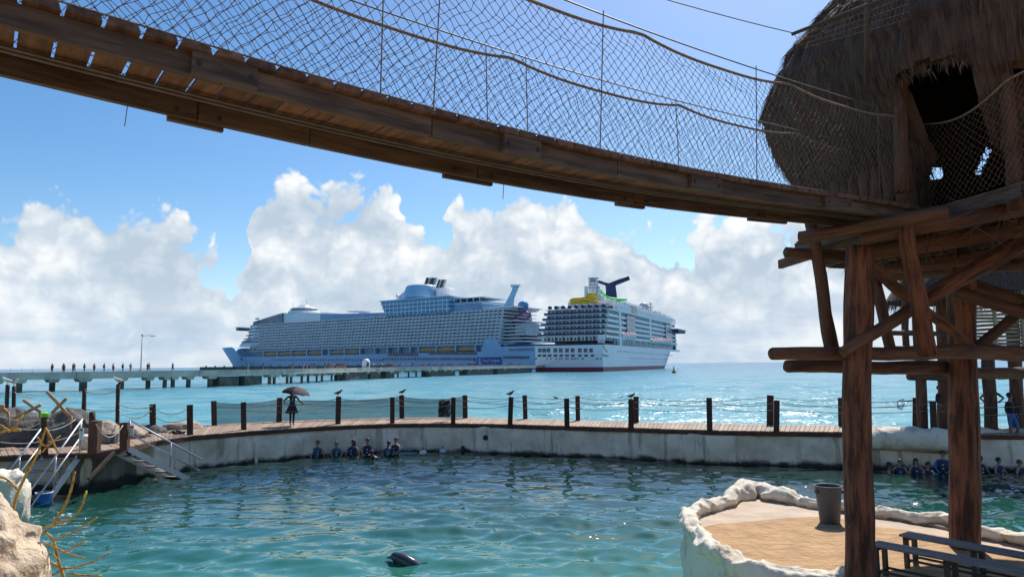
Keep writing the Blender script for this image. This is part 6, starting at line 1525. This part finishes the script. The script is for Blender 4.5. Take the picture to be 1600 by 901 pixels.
for i, (px, yt, lab, vs_, hm_, lg, rz) in enumerate(swl):
    person(lab, swim_loc(px, yt, 713 if px < 590 else 711), rz, SWIM if i % 2 else SWIM2, ['skin' if i not in (2, 4) else 'skin2', 'skin', 'navycloth', 'black'], hm_, bool(lg), vs_, group='guests in life vests along the left pool wall')
p = swim_loc(594, 701, 717)
person('trainer in a dark blue shirt and cap leaning in the water before the left swimmers', p, -1.0, dict(bel=(0, -.08, 1.08), che=(0, -.22, 1.22), nb=(0, -.30, 1.34), nk=(0, -.36, 1.40), h1=(0, -.42, 1.46), h2=(0, -.44, 1.54), h3=(0, -.44, 1.61), ls=(.175, -.24, 1.32), le=(.25, -.45, 1.15), lw=(.12, -.68, 1.05), lh=(.09, -.76, 1.03), rs=(-.175, -.24, 1.32), re=(-.25, -.45, 1.15), rw=(-.12, -.68, 1.05), rh=(-.09, -.76, 1.03)), ['skin2', 'navycloth', 'navycloth', 'black'], 'navycloth')
person('child low in the water between the two leftmost swimmers', swim_loc(511, 702, 713), 0.6, SWIM2, ['skin', 'pinkcloth', 'navycloth', 'black'], 'hairbrown', scale=0.8)
swr = [(1390, 719, 'dark-haired swimmer farthest left of the group at the right wall', 'navycloth', 'hairdark', 0, 0.9), (1406, 714, 'swimmer in a striped dark vest, second from the left at the right wall', 'navycloth', 'hairbrown', 0, -0.3), (1432, 713, 'swimmer with long dark hair at the right wall beside a child', 'vestblue', 'hairdark', 1, -0.4), (1449.5, 718.5, 'child in a pale shirt and vest at the right wall', 'vestblue', 'hairdark', 0, -0.2),
       (1475, 709, 'large swimmer in a bright blue shirt at the right wall', 'vestblue', 'hairdark', 0, -0.6), (1532, 709, 'dark-haired swimmer just right of the second log column', 'navycloth', 'hairdark', 0, 0.0), (1561.5, 711.6, 'swimmer in a navy vest between the column and the right edge', 'vestblue', 'hairdark', 0, 0.3), (1593, 715, 'swimmer with reddish hair at the right edge of the picture', 'vestblue', 'hairbrown', 0, 0.7)]
for i, (px, yt, lab, vs_, hm_, lg, rz) in enumerate(swr):
    person(lab, swim_loc(px, yt, 739), rz, SWIM2 if i % 2 else SWIM, ['skin2' if i in (0, 5) else 'skin', 'bluecloth' if i == 4 else 'whitecloth' if i == 3 else 'skin', 'navycloth', 'black'], hm_, bool(lg), vs_, scale=1.03 if i == 4 else 0.92, group='guests in life vests along the right pool wall')
# woman with umbrella on the boardwalk
bp_ = at_z(456, 664.5, DZ); wom = person('person in a dark dress under an umbrella on the boardwalk', V(bp_.x, bp_.y, DZ), 0.55,
    dict(le=(.33, .05, 1.20), lw=(.47, -.12, 1.04), lh=(.54, -.16, 1.0), re=(-.36, .10, 1.24), rw=(-.42, -.04, 1.12), rh=(-.34, -.10, 1.10), lk=(.07, -.03, .50), la=(.07, .03, .09), lt=(.08, -.14, .035), rk=(-.07, .02, .5), ra=(-.07, .05, .09), rt=(-.08, -.12, .035)), ['skin2', 'navycloth', 'blackcloth', 'black'], 'hairdark', True, trousers=True, scale=0.98)
q = MB(); q.grid([[V(math.cos(a) * r * (1 + .08 * math.sin(a * 7)), math.sin(a) * r * .8, z) for a in [2 * math.pi * k / 24 for k in range(24)]] for z, r in ((1.06, .13), (.95, .17), (.8, .23), (.66, .30), (.60, .31))], close=True); place(q, 'skirt', [M['blackcloth']], wom)
um = thing('umbrella', 'open dark umbrella held on the boardwalk, its sunlit side coloured paler mauve', 'umbrella', V(bp_.x, bp_.y, DZ + 1.0)); top = at_y(464.5, 604, bp_.y); Ru = 0.66
tilt = Matrix.Rotation(R(9), 3, 'Y'); hand = V(bp_.x + 0.02, bp_.y - 0.16, DZ + 1.15)
def ump(a, f): return top + tilt @ V(math.cos(a) * Ru * math.sin(f * 1.25) / math.sin(1.25), math.sin(a) * Ru * math.sin(f * 1.25) / math.sin(1.25), -0.36 * (1 - math.cos(f * 1.25)) / (1 - math.cos(1.25)))
for k in range(8):
    a0, a1 = 2 * math.pi * k / 8, 2 * math.pi * (k + 1) / 8; rows = []
    for f in [0.02 + 0.98 * j / 8 for j in range(9)]: rows.append([ump(a0 + (a1 - a0) * i / 5, f) + Z * (0.035 * f * f * math.sin(math.pi * i / 5)) for i in range(6)])
    q = MB(); q.grid(rows); q.build('panel', M['umblit'] if math.cos((a0 + a1) / 2) > -0.1 else M['umbblack'], um, smooth=True)  # panels on the sunlit side take the paler colour
    MB().tube([ump(a0, f) - Z * 0.008 for f in [j / 6 for j in range(7)]], 0.006, 5).build('rib', M['steel'], um)
MB().tube([top + Z * 0.06, hand], 0.009, 6).build('shaft', M['steel'], um)
MB().tube([hand, hand + V(0.01, 0, -0.08), hand + V(0.04, 0, -0.1)], 0.014, 6).build('grip', M['black'], um)
# staff at the far right
b0 = at_z(1472, 669.5, DZ); person('staff member in black shorts and a white-sleeved black shirt on the right boardwalk', V(b0.x, b0.y, DZ), 0.5, dict(le=(.27, -.02, 1.15), lw=(.22, -.2, 1.02), lh=(.2, -.27, 1.0), re=(-.26, 0, 1.14), rw=(-.28, -.16, .98), rh=(-.28, -.23, .94)), ['skin2', 'navycloth', 'blackcloth', 'black'], 'hairdark')
o = bpy.data.objects[-1]
b0 = at_z(1553, 668, DZ); person('heavy-set person in black with arms akimbo under the stick hut', V(b0.x, b0.y, DZ), 2.8, dict(le=(.42, .06, 1.2), lw=(.24, -.05, 1.02), lh=(.17, -.08, 1.0), re=(-.42, .06, 1.2), rw=(-.24, -.05, 1.02), rh=(-.17, -.08, 1.0)), ['skin2', 'blackcloth', 'blackcloth', 'black'], 'hairdark', scale=1.02)
b0 = at_y(1583, 689, 27.6); person('person in bright blue shorts stepping onto the white plaster kerb', V(b0.x, b0.y, b0.z), 0.4, dict(lp=(.10, 0, .89), lk=(.16, -.12, .52), la=(.16, -.02, .12), lt=(.17, -.18, .05)), ['skin2', 'blackcloth', 'bluecloth', 'black'], 'hairdark', scale=1.05)
# blue landing net on a pole
t = thing('landing_net', 'blue hand net on a pole leaning over the rope fence', 'net', at_y(1440, 640, 28.6)); Yn = 28.6
MB().tube([at_y(1412, 626, Yn), at_y(1432, 627, Yn), at_y(1462, 628, Yn)], 0.022, 6).build('handle', M['black'], t)
hp = [(1402, 627), (1412, 623), (1413, 630), (1409, 640), (1402, 632), (1402, 627)]
MB().tube([at_y(x, y, Yn) for x, y in hp], 0.016, 6).build('hoop', M['blue'], t)
q = MB(); c = at_y(1407, 639, Yn); P = [at_y(x, y, Yn) for x, y in hp[:-1]]; q.add(P + [c + V(0, .25, 0)], [(i, (i + 1) % 5, 5) for i in range(5)]); q.build('net_bag', M['bluenet'], t)
# people on the pier
WALK = dict(lk=(.10, -.14, .50), la=(.10, -.10, .09), lt=(.10, -.26, .04), rk=(-.10, .06, .50), ra=(-.10, .26, .12), rt=(-.10, .16, .04), le=(.23, .12, 1.15), lw=(.22, .10, .92), lh=(.22, .08, .84), re=(-.23, -.06, 1.14), rw=(-.22, -.22, .95), rh=(-.22, -.28, .88))
protos = []
for ps in ({}, WALK): protos.append((make_body(ps, lambda c, J_: cls_std(c, J_), False, 0).mesh('walker', [M['skin'], M['navycloth'], M['greycloth'], M['black']], True, False)[0], hair_mb(BASE).mesh('walker_hair', [M['hairdark']], True, False)[0]))
rp2 = random.Random(77); tops_c = ['navycloth', 'redcloth', 'whitecloth', 'blackcloth', 'pinkcloth', 'bluecloth', 'greycloth']
def walker(label, px, off, top, bot, group, k, rz):
    p, t, nn = pier_at(px); p = p + nn * off; r = thing('person', label, 'person', V(p.x, p.y, PZ), group); r.rotation_euler.z = rz
    me, hm_ = protos[k % 2]
    o = bpy.data.objects.new('body', me); col.objects.link(o); o.parent = r
    for i, m_ in ((1, top), (2, bot)): o.material_slots[i].link = 'OBJECT'; o.material_slots[i].material = M[m_]
    h = bpy.data.objects.new('hair', hm_); col.objects.link(h); h.parent = r; return r
ordn = ['first', 'second', 'third', 'fourth', 'fifth', 'sixth', 'seventh', 'eighth', 'ninth', 'tenth', 'eleventh', 'twelfth', 'thirteenth', 'fourteenth']
for k, px in enumerate((92, 97, 101, 118, 127, 131, 150, 171, 175, 195, 207, 231, 243, 282)):
    top = ('navycloth', 'redcloth', 'navycloth', 'navycloth', 'blackcloth', 'navycloth', 'redcloth', 'navycloth', 'pinkcloth', 'navycloth', 'bluecloth', 'redcloth', 'navycloth', 'blackcloth')[k]
    walker('%s person from the left walking along the concrete pier' % ordn[k], px, 1.0 + rp2.random(), top, rp2.choice(['blackcloth', 'navycloth', 'greycloth']), 'people on the near half of the pier', k, rp2.choice([1.2, -1.9, 0.8, 2.4]))
for k, px in enumerate((395, 423, 466, 469, 483, 490, 497, 500)):
    walker('%s person from the left on the pier between the ship bow and the tight group' % ordn[k], px, 1.2 + rp2.random(), rp2.choice(tops_c), 'greycloth', 'people on the pier below the big ship', k, rp2.uniform(0, 6))
for k in range(16):
    walker('one of the people standing tightly together on the pier left of the white booth', 526 + k * 1.6, 1.0 + 3 * rp2.random(), rp2.choice(['redcloth', 'pinkcloth', 'whitecloth', 'navycloth']), 'greycloth', 'tight group on the pier', k, rp2.uniform(0, 6))
cw = MB(); mv = [tuple(v.co) for v in protos[0][0].vertices]; mf = [list(p.vertices) for p in protos[0][0].polygons]; mi = [p.material_index for p in protos[0][0].polygons]
for k in range(74):
    px = 596 + 232 * rp2.random(); p, t, nn = pier_at(px); p = p + nn * (0.8 + 5 * rp2.random()); a = rp2.uniform(0, 6.28); m1 = rp2.choice([0, 1, 2, 3, 4, 5])
    cw.add([(p.x + x * math.cos(a) - y * math.sin(a), p.y + x * math.sin(a) + y * math.cos(a), PZ + z) for x, y, z in mv], mf, [(0 if i == 0 else (m1 if i == 1 else 3)) for i in mi])
o = cw.build('distant_crowd', [M['skin'], M['redcloth'], M['whitecloth'], M['navycloth'], M['pinkcloth'], M['blackcloth']], smooth=True); tag(o, 'distant crowd walking on the pier below the big ship', 'crowd', kind='stuff')
# ================================================================== BIRDS AND DOLPHIN
def bird(label, P, rz, s=1.0, white=False, group=None):
    r = thing('seabird', label, 'bird', P, group); r.rotation_euler.z = rz; r.scale = (s,) * 3; bm_ = 'gull' if not white else 'gullwhite'
    q = MB(); q.tube([V(.17, 0, .12), V(.10, 0, .135), V(0, 0, .15), V(-.09, 0, .19), V(-.13, 0, .235), V(-.165, 0, .26), V(-.20, 0, .262)], [.012, .045, .068, .055, .034, .038, .016], 10); place(q, 'body', [M[bm_]], r)
    q = MB(); q.tube([V(-.195, 0, .262), V(-.27, 0, .25)], [.012, .004], 6); place(q, 'beak', [M['yellowp'] if white else M['black']], r)
    for s_ in (-1, 1):
        q = MB(); q.tube([V(-.06, s_ * .05, .18), V(.06, s_ * .06, .155), V(.22, s_ * .03, .125)], [.03, .035, .006], 8, flat=.4); place(q, 'wing', [M['gull']], r)
        q = MB(); q.tube([V(.0, s_ * .02, .09), V(.0, s_ * .022, 0)], .006, 5); q.tube([V(0, s_ * .022, .004), V(-.05, s_ * .03, .004)], .005, 4); place(q, 'leg', [M['black']], r)
    return r
def on_post(x, y0, y1): b = at_z(x, y1, DZ); return at_y(x, y0, b.y) + Z * 0.0
bird('dark seabird on the pool-side post right of the umbrella', on_post(528, 619, 662), 2.9, 1.15); bird('dark seabird on the sea-side post above the netting', on_post(628, 617, 653), 2.9, 1.15)
bird('seabird on the post in the middle of the boardwalk', on_post(797, 620, 662), 2.6, 1.1); bird('seabird on the left one of two close posts right of the middle', on_post(986, 623.5, 667.5), 2.6, 1.0)
bird('white gull on the pair of rope poles at the left edge', poles[2][1], 0.2, 1.1, True); bird('white gull on the tallest thin rope pole', poles[1][1], 0.3, 1.1, True); bird('white gull on the right pole of the pair at the left edge', poles[3][1], 2.8, 1.0, True)
p = at_z(870, 624.5, -0.15); bird('dark seabird resting on the sea beyond the boardwalk', p - Z * 0.10, 0.3, 2.0); p = at_z(969, 623, -0.15); bird('small dark seabird afloat left of the two close posts', p - Z * 0.10, 2.8, 1.6)
# dolphin: head and back out of the water
c = at_z(628, 876, 0.0); dl = thing('dolphin', 'dark grey dolphin surfacing in the near part of the pool', 'dolphin', c); dl.rotation_euler.z = R(-14); dl.scale = (0.74,) * 3
q = MB(); sp = [(-.48, .075, .016), (-.40, .085, .035), (-.345, .095, .05), (-.315, .11, .095), (-.24, .115, .138), (-.12, .09, .165), (.05, .03, .19), (.3, -.09, .205), (.6, -.26, .195), (.9, -.44, .15), (1.2, -.62, .095), (1.45, -.76, .05), (1.6, -.84, .03)]
P = spline([V(x, 0, z) for x, z, r in sp], n=48); rad = np.interp([p.x for p in P], [s_[0] for s_ in sp], [s_[2] for s_ in sp]).tolist()
q.tube(P, rad, 22, flat=1.0)
place(q, 'body', [M['dolphin']], dl)
def fin(name, pts, th):
    q = MB(); n_p = len(pts); q.add([V(x, -th, z) for x, z in pts] + [V(x, th, z) for x, z in pts], [tuple(range(n_p - 1, -1, -1)), tuple(range(n_p, 2 * n_p))] + [(i, (i + 1) % n_p, n_p + (i + 1) % n_p, n_p + i) for i in range(n_p)]); return place(q, name, [M['dolphin']], dl, False)
fin('dorsal_fin', [(.45, .0), (.62, -.02), (.78, .02), (.86, -.05), (.80, -.16), (.55, -.12)], .015)
for s_ in (-1, 1):
    q = MB(); q.tube([V(.0, s_ * .14, -.05), V(.12, s_ * .30, -.2), V(.25, s_ * .38, -.32)], [.06, .05, .012], 8, flat=.35); place(q, 'flipper', [M['dolphin']], dl)
    q = MB(); q.tube([V(1.52, 0, -.80), V(1.66, s_ * .16, -.90), V(1.80, s_ * .30, -.98)], [.06, .06, .01], 8, flat=.3); place(q, 'fluke', [M['dolphin']], dl)
